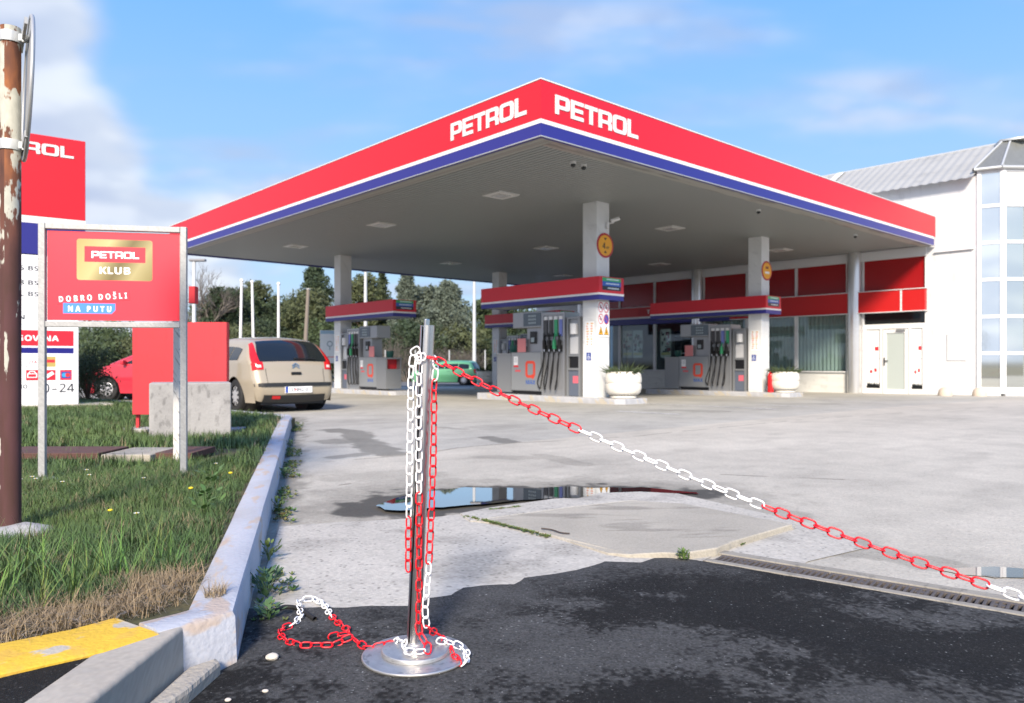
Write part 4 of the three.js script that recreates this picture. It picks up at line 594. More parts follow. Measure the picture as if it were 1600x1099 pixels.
  const bk = thing('wash_bucket', ['dark green squeegee bucket on the nearest dispenser cabinet', 'dark green squeegee bucket on the left dispenser cabinet', 'dark green squeegee bucket on the right dispenser cabinet', 'dark green squeegee bucket on the farthest dispenser'][n], 'bucket', st(I.u + I.s * 3.05, I.v + 0.05, top + 1.096), TURN);
  obj('bucket_body', lathe([[0, 0], [0.1, 0], [0.13, 0.22], [0.125, 0.22], [0.1, 0.03], [0, 0.03]], 24), std(0.02, 0.1, 0.08, 0.5), bk); obj('squeegee', tube([[0.04, 0.05, 0], [0.1, 0.3, 0.02], [0.16, 0.5, 0.04]], 0.01, 8, 6), M.dark, bk);
});
// signs on the near and right columns
{
  const pict = canvasTex(384, 576, x => {
    x.fillStyle = '#f0f1f1'; x.fillRect(0, 0, 384, 576);
    const ban = (cx, cy, blue) => { x.beginPath(); x.arc(cx, cy, 78, 0, 7); x.fillStyle = blue ? '#2d55b8' : '#fbfbfb'; x.fill(); x.strokeStyle = '#c9283a'; x.lineWidth = 17; x.stroke(); if (!blue) { x.fillStyle = '#222'; x.fillRect(cx - 44, cy - 8, 84, 16); x.fillRect(cx - 10, cy - 44, 18, 70); } x.beginPath(); x.moveTo(cx - 54, cy - 54); x.lineTo(cx + 54, cy + 54); x.stroke(); };
    ban(98, 98); ban(286, 98); ban(98, 290); ban(286, 290, true);
    for (const cx of [98, 286]) { x.fillStyle = '#1b1b1b'; x.beginPath(); x.moveTo(cx, 400); x.lineTo(cx + 86, 552); x.lineTo(cx - 86, 552); x.closePath(); x.fill(); x.fillStyle = '#eab01c'; x.beginPath(); x.moveTo(cx, 422); x.lineTo(cx + 68, 542); x.lineTo(cx - 68, 542); x.closePath(); x.fill(); x.fillStyle = '#1b1b1b'; x.beginPath(); x.moveTo(cx, 455); x.lineTo(cx + 22, 520); x.lineTo(cx - 22, 520); x.closePath(); x.fill(); }
  });
  const put = (o, u, v) => { o.position.copy(st(u, v)); o.rotation.y = TURN; return o; };
  const pl = put(thing('safety_sign_panel', 'white panel of six prohibition and warning pictograms on the near column', 'sign'), 3.2, 5);
  obj('plate', box(0.42, 0.86, 0.012, 0.0, 1.99, 0.238), M.white, pl); obj('printed_face', rectFace(0.41, 0.85, 0, 1.99, 0.2455, 0), print(pict, 0.4), pl);
  const limit = (text, sub) => canvasTex(256, 256, x => { x.fillStyle = '#eba51b'; x.fillRect(0, 0, 256, 256); x.fillStyle = '#25180a'; x.textAlign = 'center'; x.textBaseline = 'middle'; if (text) { x.font = 'bold 104px sans-serif'; x.fillText('4', 104, 132); x.font = 'bold 56px sans-serif'; x.fillText('m', 172, 148); x.beginPath(); x.moveTo(100, 34); x.lineTo(156, 34); x.lineTo(128, 66); x.fill(); x.beginPath(); x.moveTo(100, 222); x.lineTo(156, 222); x.lineTo(128, 190); x.fill(); } else { x.fillStyle = '#8a4a14'; x.fillRect(84, 60, 88, 40); x.fillStyle = '#eee'; x.fillRect(70, 140, 130, 34); } });
  for (const [u, v, y, r, t, lab] of [[3.2, 5, 3.78, 0.3, true, 'round yellow 4 m height limit sign on the near column'], [3.2, 12.6, 3.78, 0.3, false, 'round orange sign on the column in front of the shop']]) {
    const s = put(thing('height_limit_sign', lab, 'sign'), u, v); obj('rim', new THREE.CylinderGeometry(r, r, 0.014, 40).rotateX(Math.PI / 2).translate(0.06, y, 0.24), std(0.45, 0.02, 0.03, 0.45), s);
    obj('face', new THREE.CircleGeometry(r * 0.84, 36).translate(0.06, y, 0.249), print(limit(t), 0.4), s);
  }
}
// planters, extinguisher
function planter(u, v, label) {
  const I = st(u, v), top = gy(st(u < 9 ? 4.75 : 13.95, v).z) + 0.15, t = thing('planter', label, 'planter', [I.x, top, I.z], 0, 'round white planters');
  obj('foot', lathe([[0, 0], [0.3, 0], [0.31, 0.03], [0.29, 0.08], [0, 0.08]], 36), M.planter, t);
  obj('bowl', lathe([[0.2, 0.08], [0.34, 0.085], [0.4, 0.14], [0.425, 0.24], [0.423, 0.335], [0.41, 0.35], [0.41, 0.362], [0.428, 0.378], [0.43, 0.47], [0.41, 0.57], [0.36, 0.625], [0.33, 0.63], [0.32, 0.6], [0.3, 0.56], [0, 0.55]], 48), M.planter, t);
  const R = rng(Math.round(u * 77 + v * 13)), leaves = [];
  for (let i = 0; i < 160; i++) { const a = R() * 6.28, r = Math.sqrt(R()) * 0.27, l = 0.22 + R() * 0.24, lean = 0.3 + r * 2.4 + R() * 0.4, g = new THREE.ConeGeometry(0.014 + R() * 0.012, l, 4).translate(0, l / 2, 0).rotateZ(-lean).rotateY(-a).translate(Math.cos(a) * r, 0.54, Math.sin(a) * r); leaves.push(g); }
  obj('plant', leaves, std(0.05, 0.075, 0.03, 0.8), t);
}
planter(2.34, 5.0, 'round white planter with spiky plant at the nearest column'); planter(2.34, 12.6, 'round white planter beside the red fire extinguisher'); planter(16.4, 12.6, 'shaded planter beside the rear column, near the green car');
{
  const q = st(2.62, 12.28), top = gy(st(4.75, 12.6).z) + 0.15, t = thing('fire_extinguisher', 'red fire extinguisher standing against the right canopy column', 'extinguisher', [q.x, top, q.z]);
  obj('tank', lathe([[0, 0], [0.085, 0], [0.09, 0.02], [0.09, 0.5], [0.07, 0.57], [0.03, 0.61], [0.028, 0.65], [0, 0.65]], 28), std(0.6, 0.012, 0.015, 0.3), t); obj('valve', [box(0.05, 0.05, 0.05, 0, 0.67, 0), box(0.03, 0.02, 0.16, 0, 0.71, 0.03)], M.black, t); obj('hose', tube([[0, 0.67, 0], [-0.1, 0.62, 0.02], [-0.12, 0.4, 0.02], [-0.11, 0.2, 0.02]], 0.014, 16, 6), M.rubber, t);
}
// ---------------------------------------------------------------- shop building behind the forecourt
{
  const t = thing('station_shop', 'white station shop with red panels and glazed front behind the pumps', 'building', st(0, 18.2), TURN);
  // local -x faces the forecourt, local z = -u
  const y0 = -0.45, wallT = 0.25, zc = (a, b) => -(a + b) / 2;
  const wallBox = (a, b, lo, hi, x = wallT / 2, th = wallT) => box(th, hi - lo, b - a, x, (lo + hi) / 2, zc(a, b));
  const uvWall = g => { const p = g.attributes.position; const uv = []; for (let i = 0; i < p.count; i++) uv.push((p.getZ(i) + p.getX(i)) / 4, p.getY(i) / 4); g.setAttribute('uv', new THREE.Float32BufferAttribute(uv, 2)); return g; };
  const bays = [[2.92, 8.95], [9.52, 15.5]], muls = [4.88, 6.95, 11.5, 13.5];
  obj('wall', uvWall(merge([wallBox(-1.22, 0.28, y0, 6.9), wallBox(0.28, 19, 4.82, 6.9), wallBox(15.5, 19, y0, 4.819), wallBox(2.38, 2.91, y0, 4.819, 0.3, 0.1), wallBox(8.96, 9.51, y0, 4.819, 0.3, 0.1)])), M.wall, t);
  obj('side_wall', uvWall(merge([box(6, 7.3, 0.2, 3.26, 3.2, 0.95), box(6, 7.3, 0.2, 3.26, 3.2, -18.9)])), M.wall, t);
  obj('interior', [box(0.1, 5.3, 17.4, 5.6, 2.2, -9.9), box(5.2, 0.1, 17.4, 2.9, -0.36, -9.9), box(5.2, 0.1, 17.4, 2.9, 4.7, -9.9)], std(0.35, 0.35, 0.34, 0.8), t);
  obj('beam', [wallBox(0.28, 15.5, 4.5, 4.818, 0.09, 0.28)], M.frame, t);
  // red upper panels, each its own piece, between white uprights
  const redGlass = std(0.3, 0.006, 0.008, 0.22);
  const panels = [[0.34, 2.36], [2.98, 4.84], [4.92, 6.91], [6.99, 8.93], [9.54, 11.46], [11.54, 13.46], [13.54, 15.46]];
  for (const [a, b] of panels) obj('red_panel', wallBox(a, b, 3.42, 4.498, 0.1, 0.05), redGlass, t);
  for (const u of [...muls]) { obj('upright', wallBox(u - 0.04, u + 0.04, 3.42, 4.498, 0.06, 0.12), M.frame, t); obj('upright', wallBox(u - 0.06, u + 0.06, 0.62, 2.66, 0.06, 0.12), M.frame, t); }
  for (const [a, b] of [[0.28, 0.34], [2.36, 2.4], [2.92, 2.98], [8.93, 8.97], [9.5, 9.54], [15.46, 15.5]]) obj('upright', wallBox(a, b, y0, 4.498, 0.07, 0.14), M.frame, t);
  // sign band
  const bandRed = std(0.5, 0.012, 0.012, 0.4);
  obj('sign_band', wallBox(0.28, 1.0, 2.68, 3.4, -0.09, 0.18), bandRed, t); obj('sign_band', wallBox(1.06, 7.6, 2.68, 3.4, -0.09, 0.18), bandRed, t);
  obj('band_joint', wallBox(1.0, 1.06, 2.68, 3.4, -0.095, 0.18), M.frame, t);
  obj('band_trim', [wallBox(0.24, 15.5, 3.4, 3.425, -0.1, 0.22), wallBox(0.24, 7.6, 2.655, 2.68, -0.1, 0.22)], M.frame, t);
  obj('sign_band', wallBox(7.602, 15.5, 2.98, 3.399, -0.09, 0.18), bandRed, t); obj('white_stripe', wallBox(7.602, 15.5, 2.9, 2.98, -0.092, 0.18), M.white, t); obj('blue_stripe', wallBox(7.602, 15.5, 2.64, 2.9, -0.09, 0.18), M.blue, t);
  { const tex = canvasTex(512, 64, x => { x.fillStyle = '#b0141c'; x.fillRect(0, 0, 512, 64); x.fillStyle = '#e4e4e0'; x.font = 'bold 50px sans-serif'; x.textAlign = 'center'; x.textBaseline = 'middle'; x.save(); x.scale(1.3, 1); x.fillText('TRGOVINA', 256 / 1.3, 34); x.restore(); }); obj('shop_lettering', rectFace(2.7, 0.3, -0.184, 3.19, -10.9, -Math.PI / 2), print(tex, 0.5), t); }
  // lower glazing with real panes, a panelled base and what is seen inside
  const basePanel = std(0.66, 0.67, 0.65, 0.6, { map: wear });
  for (const [a, b] of bays) { const all = [a + 0.06, ...muls.filter(m => m > a && m < b), b - 0.02]; obj('base_panel', wallBox(a + 0.06, b - 0.03, y0, 0.58, 0.08, 0.1), basePanel, t); obj('sill', wallBox(a + 0.06, b - 0.03, 0.58, 0.62, 0.04, 0.16), M.frame, t); for (let i = 0; i + 1 < all.length; i++) obj('window_pane', wallBox(all[i] + 0.06, all[i + 1] - 0.06, 0.62, 2.66, 0.08, 0.008), M.glass, t); }
  // pleated curtain behind the bay next to the doors
  const cg = new THREE.PlaneGeometry(6, 2.06, 400, 1), cp = cg.attributes.position; for (let i = 0; i < cp.count; i++) { const x = cp.getX(i); cp.setZ(i, 0.03 * Math.sin(x * 42 + 2 * fbm(x * 3, 1, 2)) + 0.02 * fbm(x * 6, 7, 3)); } cg.computeVertexNormals(); cg.rotateY(-Math.PI / 2).translate(0.4, 1.66, -5.95);
  tag(obj('curtain', cg, phy(0.5, 0.52, 0.5, 0.9, { transmission: 0.25, thickness: 0, side: THREE.DoubleSide })), 'pale pleated curtain hanging behind the shop window near the doors', 'curtain');
  const cur = scene.children[scene.children.length - 1]; cur.position.copy(t.position); cur.rotation.y = TURN;
  // posters inside the left bay
  const R = rng(71), posterTex = k => canvasTex(160, 240, x => { x.fillStyle = ['#d9d6d0', '#c9c3b8', '#e2ddd6'][k]; x.fillRect(0, 0, 160, 240); for (let i = 0; i < 22; i++) { x.fillStyle = ['#5b5d63', '#8c6a68', '#36393c', '#a9a7a4', '#8a3940', '#6f7f6c'][Math.floor(R() * 6)]; x.fillRect(8 + R() * 110, 14 + R() * 170, 10 + R() * 44, 8 + R() * 34); } x.fillStyle = '#d9c98a'; x.fillRect(10, 196, 140, 22); });
  [[12.55, 0], [13.15, 1], [11.0, 2]].forEach(([u, k], i) => { const o = obj('shop_poster', box(0.006, 1.25, 0.56), print(posterTex(k), 0.5)); o.position.copy(st(u, 18.36, 1.78)); o.rotation.y = TURN; tag(o, ['grey printed poster in the shop window, right of a pair', 'grey poster with a pale yellow strip, left of a pair in the shop window', 'single poster of small pictures in the window behind the right dispenser'][i], 'poster'); });
  { const sh = thing('shop_shelf', 'dark shelving with pale edges inside the shop window', 'shelf', st(9.9, 18.95), TURN); for (const y of [0.7, 1.35, 2.1]) obj('shelf_board', box(0.5, 0.05, 1.7, 0, y, 0), M.frame, sh); obj('shelf_back', box(0.04, 2.6, 1.7, 0.27, 1.0, 0), M.dark, sh); for (const z of [-0.86, 0.86]) obj('shelf_side', box(0.5, 2.6, 0.03, 0, 1.0, z), M.dark, sh); }
  // door group
  obj('transom_pane', wallBox(0.34, 2.36, 2.27, 2.655, 0.1, 0.02), M.darkglass, t);
  obj('door_frame', [wallBox(0.34, 2.36, 2.1, 2.268, 0.07, 0.12), wallBox(0.34, 0.42, -0.2, 2.1, 0.07, 0.12), wallBox(0.78, 0.86, -0.2, 2.1, 0.07, 0.12), wallBox(1.72, 1.8, -0.2, 2.1, 0.07, 0.12), wallBox(2.28, 2.36, -0.2, 2.1, 0.07, 0.12), wallBox(0.42, 0.78, -0.2, 0.04, 0.07, 0.11), wallBox(1.8, 2.28, -0.2, 0.04, 0.07, 0.11)], M.white, t);
  const film = canvasTex(128, 512, x => { x.fillStyle = '#e9eceb'; x.fillRect(0, 0, 128, 512); x.strokeStyle = '#9aa0a0'; x.lineWidth = 3; x.beginPath(); x.moveTo(0, 262); x.lineTo(128, 256); x.stroke(); x.fillStyle = '#c8323c'; x.fillRect(76, 152, 34, 34); x.fillRect(30, 356, 24, 26); x.fillRect(70, 340, 24, 30); x.fillStyle = '#15181a'; for (let i = 0; i < 26; i++) { const a = (i * 37) % 120; x.beginPath(); x.moveTo(a, 512); x.lineTo(a + 8, 452 + (i * 29) % 40); x.lineTo(a + 26, 512); x.fill(); } x.fillRect(0, 492, 128, 20); });
  for (const [a, b] of [[0.42, 0.78], [1.8, 2.28]]) obj('side_light', wallBox(a, b, 0.04, 2.1, 0.07, 0.02), print(film, 0.3), t);
  const door = obj('door', [wallBox(0.88, 0.99, -0.16, 2.08, 0.05, 0.07), wallBox(1.59, 1.7, -0.16, 2.08, 0.05, 0.07), wallBox(0.99, 1.59, 1.95, 2.08, 0.05, 0.07), wallBox(0.99, 1.59, -0.16, 0.02, 0.05, 0.07)], M.white, t);
  obj('door_glass', wallBox(0.99, 1.59, 0.02, 1.95, 0.05, 0.016), std(0.42, 0.47, 0.45, 0.1), door); obj('door_handle', [box(0.05, 0.26, 0.03, -0.01, 0.98, -1.63), box(0.04, 0.03, 0.14, -0.02, 1.0, -1.58)], M.steel, door); obj('door_closer', box(0.07, 0.06, 0.28, -0.01, 2.04, -1.1), M.satin, door);
  obj('threshold', box(0.5, 0.1, 2.1, -0.1, -0.19, -1.35), M.concrete, t);
  // round cladding columns
  const clad = std(0.62, 0.62, 0.61, 0.2, { metal: 0.65 });
  for (const u of [2.66, 9.24, 15.8]) obj('round_column', cyl(0.25, 5.25, -0.02, 2.2, -u, 32), clad, t);
  // plain wall right of the doors
  obj('ledge', box(0.09, 0.04, 1.15, -0.045, 4.58, 0.55), M.frame, t);
  obj('meter_cover', [box(0.02, 0.82, 0.5, -0.011, 1.44, 0.62)], M.wall, t); obj('meter_cover_frame', [box(0.03, 0.025, 0.55, -0.016, 1.862, 0.62), box(0.03, 0.025, 0.55, -0.016, 1.018, 0.62), box(0.03, 0.819, 0.022, -0.016, 1.44, 0.885), box(0.03, 0.819, 0.022, -0.016, 1.44, 0.355)], M.frame, t);
  // corrugated roof, ridge parallel to the front
  const rl = 15.6, ribs = 52, rg = new THREE.PlaneGeometry(rl, 1, ribs * 4, 1), rp = rg.attributes.position, eave = [-0.38, 6.78], ridge = [2.35, 8.36];
  for (let i = 0; i < rp.count; i++) { const x = rp.getX(i), f = rp.getY(i) + 0.5, ph = (x + rl / 2) / rl * ribs % 1, k = ph < 0.3 ? 0.02 : ph < 0.42 ? mix(0.02, 0, (ph - 0.3) / 0.12) : ph > 0.88 ? mix(0, 0.02, (ph - 0.88) / 0.12) : 0; rp.setXYZ(i, mix(eave[0], ridge[0], f) - k * 0.5, mix(eave[1], ridge[1], f) + k, -x); }
  rg.computeVertexNormals(); rg.translate(0, 0, 1.2 - rl / 2);
  const roofMat = std(0.4, 0.4, 0.375, 0.6, { map: wear, side: THREE.DoubleSide, metal: 0.15 }); const roof = obj('roof', rg, roofMat, t);
  obj('roof_back', [new THREE.PlaneGeometry(rl, 3.2).rotateX(-Math.PI / 2).rotateY(Math.PI / 2).rotateZ(-0.52).translate(3.72, 7.56, 1.2 - rl / 2)], roofMat, roof); obj('ridge_cap', [cyl(0.05, rl, 0, 0, 0, 8).rotateX(Math.PI / 2).translate(2.35, 8.36, 1.2 - rl / 2)], M.galv, roof);
  obj('gable', (() => { const s = new THREE.Shape([[0.02, 6.9], [5.9, 6.9], [2.35, 8.3]].map(p => new THREE.Vector2(...p))); return new THREE.ExtrudeGeometry(s, { depth: 0.2, bevelEnabled: false }).translate(0, 0, 0.96); })(), M.wall, t);
  // translucent roof strip
  obj('roof_light', new THREE.PlaneGeometry(0.3, 3.05).rotateX(-Math.PI / 2).rotateY(Math.PI / 2).rotateZ(0).applyMatrix4(new THREE.Matrix4().makeRotationZ(0)).applyMatrix4(new THREE.Matrix4().makeTranslation(0, 0, 0)).rotateY(0).applyMatrix4(new THREE.Matrix4().makeRotationZ(Math.atan2(1.58, 2.73))).translate(0.985, 7.63, -4.2), std(0.66, 0.67, 0.66, 0.4), roof);
}
{ // faceted glazed bay at the right-hand end of the shop
  const P = [st(-1.24, 18.2)]; P.push(P[0].clone().add(new THREE.Vector3(0.57, 0, 0.34))); P.push(P[1].clone().add(new THREE.Vector3(1.5, 0, -0.06))); P.push(P[2].clone().addScaledVector(V, 1.5)); P.push(P[3].clone().addScaledVector(U, 2.4));
  const base = P[0].clone().setY(0), t = thing('glazed_stair_bay', 'tall white faceted window bay at the right end of the shop', 'building', base);
  const mirror = phy(0.66, 0.68, 0.63, 0.03, { metalness: 0.9 }), lowGlass = phy(0.02, 0.03, 0.03, 0.03, { ior: 1.6, specularIntensity: 1 });
  const ys = [0.1, 1.23, 2.39, 3.56, 4.73, 5.89, 6.98];
  for (let k = 0; k < 4; k++) {
    const a = P[k].clone().sub(base), b = P[k + 1].clone().sub(base), L = Math.hypot(b.x - a.x, b.z - a.z), turn = -Math.atan2(b.z - a.z, b.x - a.x), on = g => g.rotateY(turn).translate(a.x, 0, a.z);
    const n = k === 0 ? 1 : Math.max(1, Math.round(L / 0.75)), w = L / n;
    obj('base_wall', on(box(L - 0.12, 0.6, 0.2, L / 2, -0.24, -0.06)), M.wall, t);
    for (let i = 0; i <= n; i++) { const e = i === 0 || i === n; obj('mullion', on(rbox(e ? 0.12 : 0.09, 7.2, e ? 0.12 : 0.1, e ? (i ? L - 0.02 : 0.02) : i * w, 3.55, -0.02, 0.008)), M.frame, t); }
    for (const y of ys) obj('transom', on(box(L - 0.15, 0.1, 0.09, L / 2, y, -0.025)), M.frame, t);
    for (let i = 0; i < n; i++) for (let j = 0; j + 1 < ys.length; j++) obj('window_pane', on(box(w - 0.1, ys[j + 1] - ys[j] - 0.1, 0.012, (i + 0.5) * w, (ys[j] + ys[j + 1]) / 2, -0.03)), k === 1 && j === 5 ? M.white : mirror, t);
  }
  const ring = P.map(p => p.clone().sub(base)), cx = ring.reduce((s, p) => s + p.x, 0) / 5, cz = ring.reduce((s, p) => s + p.z, 0) / 5, lead = std(0.2, 0.21, 0.2, 0.45, { metal: 0.3, map: wear });
  for (let k = 0; k < 5; k++) { const a = ring[k], b = ring[(k + 1) % 5], g = new THREE.BufferGeometry(), o = (p, f) => [mix(cx, p.x, f), mix(cz, p.z, f)]; const [ax, az] = o(a, 1.12), [bx, bz] = o(b, 1.12), [c1, c2] = o(b, 0.3), [d1, d2] = o(a, 0.3); g.setAttribute('position', new THREE.Float32BufferAttribute([ax, 7.06, az, bx, 7.06, bz, c1, 8.1, c2, ax, 7.06, az, c1, 8.1, c2, d1, 8.1, d2], 3)); g.setAttribute('uv', new THREE.Float32BufferAttribute([0, 0, 1, 0, 0.7, 1, 0, 0, 0.7, 1, 0.3, 1], 2)); g.computeVertexNormals(); obj('roof_facet', g, lead, t); obj('eave', tube([[ax, 7.05, az], [bx, 7.05, bz]], 0.05, 2, 8), M.galv, t); obj('hip', tube([[ax, 7.08, az], [d1, 8.12, d2]], 0.035, 2, 6), M.galv, t); }
  obj('roof_cap', cyl(0.6, 0.06, cx, 8.1, cz, 5), M.galv, t);
  const dome = lathe([[0.2, -0.05], [0.2, 0.08], [0.16, 0.2], [0.08, 0.26], [0, 0.27]], 24), stoneMat = std(0.55, 0.47, 0.38, 0.8);
  [[1477, 'left round beige guard stone at the foot of the white wall'], [1531, 'right round beige guard stone at the foot of the white wall']].forEach(([px, lab], i) => { const d = 23.8 - i * 0.35, o = obj('guard_stone', worldUV(dome.clone(), 0, 0, 1), stoneMat); o.position.set((px - 800) / F * d, gy(-d), -d); tag(o, lab, 'guard stone', 'stones along the wall'); });
}
// ---------------------------------------------------------------- cars
function makeCar(name, label, o) {
  const t = thing(name, label, 'car', o.pos, o.turn), W = o.width / 2, S = o.side; // S: outline (z, y) from the rear bumper foot over the roof to the nose; front is -z
  const curve = new THREE.CatmullRomCurve3(S.map(([z, y]) => new THREE.Vector3(0, y, z)), false, 'centripetal'); curve.arcLengthDivisions = 600;
  const N = 110, out = []; for (let i = 0; i <= N; i++) out.push(curve.getPointAt(i / N));
  const zMax = Math.max(...S.map(p => p[0])), zMin = Math.min(...S.map(p => p[0])), H = Math.max(...S.map(p => p[1]));
  const half = (y, z) => { // half width: full at the shoulder, tucked at the sill, leaning in above the belt, rounded in plan at both ends
    let w = W * (y < 0.62 ? mix(0.945, 1, sstep(0.2, 0.62, y)) : y < o.belt ? mix(1, 0.975, (y - 0.62) / (o.belt - 0.62)) : mix(0.975, 0.67, Math.pow((y - o.belt) / (H - o.belt), 1.15)));
    const e = z > 0 ? (z - (zMax - 0.75)) / 0.75 : ((zMin + 0.95) - z) / 0.95; if (e > 0) w *= 1 - 0.17 * e * e; return w;
  };
  const r = 0.1, tang = i => out[Math.min(N, i + 1)].clone().sub(out[Math.max(0, i - 1)]).normalize();
  const skin = (i, q, lift = 0) => { // point on the strip that runs over the car; q from -1 to 1 across
    const f = clamp(i, 0, N), k = Math.floor(Math.min(N - 1, f)), p = out[k].clone().lerp(out[k + 1], f - k), tg = tang(k);
    const n = new THREE.Vector3(0, -tg.z, tg.y), w = half(p.y, p.z), a = Math.abs(q), ed = clamp((a * w - (w - r)) / r), drop = r * (1 - Math.sqrt(Math.max(0, 1 - ed * ed))) + 0.05 * a * a;
    const y = p.y + n.y * (lift - drop), z = p.z + n.z * (lift - drop); return new THREE.Vector3(q * half(y, z), y, z);
  };
  const grid = (A, B, fn) => { const pos = [], idx = []; for (let i = 0; i <= A; i++) for (let j = 0; j <= B; j++) { const p = fn(i / A, j / B); pos.push(p.x, p.y, p.z); } for (let i = 0; i < A; i++) for (let j = 0; j < B; j++) { const k = i * (B + 1) + j; idx.push(k, k + 1, k + B + 1, k + 1, k + B + 2, k + B + 1); } const g = new THREE.BufferGeometry(); g.setAttribute('position', new THREE.Float32BufferAttribute(pos, 3)); g.setIndex(idx); g.computeVertexNormals(); return g; };
  const edgeQ = [-1, -0.985, -0.96, -0.92, -0.86, -0.7, -0.4, 0, 0.4, 0.7, 0.86, 0.92, 0.96, 0.985, 1];
  const over = grid(N, edgeQ.length - 1, (a, b) => skin(a * N, edgeQ[Math.round(b * (edgeQ.length - 1))]));
  // sides: from the sill (arched over the wheels) to the edge of that strip
  const edge = Array.from({ length: N + 1 }, (_, i) => skin(i, 1)), topAt = z => { let y = 0.3; for (let i = 0; i < N; i++) { const a = edge[i], b = edge[i + 1]; if ((a.z - z) * (b.z - z) <= 0 && a.z !== b.z) y = Math.max(y, mix(a.y, b.y, (z - a.z) / (b.z - a.z))); } return y; };
  const zs0 = edge[0].z, zs1 = edge[N].z, zR = Math.max(...edge.map(p => p.z)), zF = Math.min(...edge.map(p => p.z));
  const wz = o.wheels, wr = o.wheelR, arch = wr + 0.05, botAt = z => { let y = 0.2; for (const c of wz) { const d = Math.abs(z - c); if (d < arch) y = Math.max(y, wr + Math.sqrt(arch * arch - d * d)); } return y; };
  const side = sx => { const n = 150; return grid(n, 14, (a, b) => { const z = mix(zR - 0.001, zF + 0.001, a), lo = botAt(z), hi = Math.max(lo + 0.005, topAt(z)), y = mix(lo, hi, b); return new THREE.Vector3(sx * half(y, z), y, z); }); };
  const paintMat = new THREE.MeshPhysicalMaterial({ color: new THREE.Color().setRGB(...o.paint), roughness: 0.42, metalness: o.metal || 0.3, clearcoat: 0.8, clearcoatRoughness: 0.08, side: THREE.DoubleSide });
  const body = obj('body', merge([over, side(1), side(-1)]), paintMat, t);
  obj('underbody', [box(o.width * 0.86, 0.5, zMax - zMin - 0.5, 0, 0.46, (zMax + zMin) / 2), box(o.width * 0.7, 0.12, zMax - zMin - 0.4, 0, 0.22, (zMax + zMin) / 2)], M.black, t);
  const dg = M.darkglass;
  const rearIdx = y => { for (let i = 1; i < N / 2; i++) if (out[i].y >= y) return i - 1 + (y - out[i - 1].y) / Math.max(1e-4, out[i].y - out[i - 1].y); return N / 2; };
  const frontIdx = y => { for (let i = N; i > N / 2; i--) if (out[i].y >= y) return i; return N / 2; };
  const patch = (i0, i1, qa, qb, lift = 0.006, A = 10, B = 14) => grid(A, B, (a, b) => skin(mix(i0, i1, a), mix(qa(a), qb(a), b), lift));
  const c0 = v => () => v;
  obj('rear_window', patch(rearIdx(o.glass[0]), rearIdx(o.glass[1]), c0(-0.87), c0(0.87)), dg, t);
  obj('windscreen', patch(frontIdx(o.belt + 0.03), frontIdx(H - 0.05), c0(-0.86), c0(0.86)), dg, t);
  for (const sx of [-1, 1]) for (const [z0, z1] of o.sideGlass) obj('side_window', grid(26, 6, (a, b) => { const z = mix(z0, z1, a), lo = o.belt + 0.02, hi = Math.max(lo + 0.004, topAt(z) - 0.055), y = mix(lo, hi, b); return new THREE.Vector3(sx * (half(y, z) + 0.006), y, z); }), dg, t);
  const lampRed = std(0.5, 0.012, 0.015, 0.12);
  for (const sx of [-1, 1]) {
    const lo = Math.max(0.6, o.lamp[0]), mid = o.lamp[1], hi = o.lamp[2], q = (a, b) => sx > 0 ? [c0(a), c0(b)] : [c0(-b), c0(-a)];
    const l = obj('tail_light', merge([patch(rearIdx(lo), rearIdx(mid), ...q(o.lampQ, 0.995), 0.01, 6, 6), patch(rearIdx(mid), rearIdx(hi), ...(sx > 0 ? [a => mix(0.85, 0.93, a), c0(0.985)] : [c0(-0.985), a => -mix(0.85, 0.93, a)]), 0.01, 10, 4)]), lampRed, t); obj('reversing_lens', patch(rearIdx(lo + 0.04), rearIdx(lo + 0.09), ...q(o.lampQ + 0.05, 0.93), 0.014, 2, 4), std(0.7, 0.55, 0.52, 0.15), l);
    obj('headlight', patch(frontIdx(0.62), frontIdx(0.74), ...q(0.6, 0.97), 0.01, 5, 6), std(0.6, 0.62, 0.63, 0.08), t);
  }
  if (o.strip) { obj('bumper_strip', patch(rearIdx(o.strip[0]), rearIdx(o.strip[1]), c0(-1), c0(1), 0.022, 3, 24), M.dark, t); obj('rear_valance', patch(rearIdx(0.2), rearIdx(0.34), c0(-0.86), c0(0.8), 0.012, 3, 16), M.dark, t); const z = skin(rearIdx(o.strip[0]), 0).z; obj('rear_reflector', patch(rearIdx(0.27), rearIdx(0.33), c0(-0.66), c0(-0.45), 0.018, 2, 4), lampRed, t); }
  if (o.plate) { const pl = obj('number_plate', rbox(0.54, 0.125, 0.014, 0.02, 0.44, zMax + 0.006, 0.004), M.white, t); obj('plate_print', new THREE.PlaneGeometry(0.52, 0.11).translate(0.02, 0.44, zMax + 0.0145), print(canvasTex(512, 112, x => { x.fillStyle = '#eceef0'; x.fillRect(0, 0, 512, 112); x.fillStyle = '#2748a0'; x.fillRect(0, 0, 48, 112); x.fillStyle = '#23262c'; x.font = 'bold 84px sans-serif'; x.textAlign = 'center'; x.textBaseline = 'middle'; x.fillText(o.plate, 284, 60, 430); x.fillStyle = '#c63a40'; x.fillRect(182, 40, 28, 34); }), 0.4), pl);
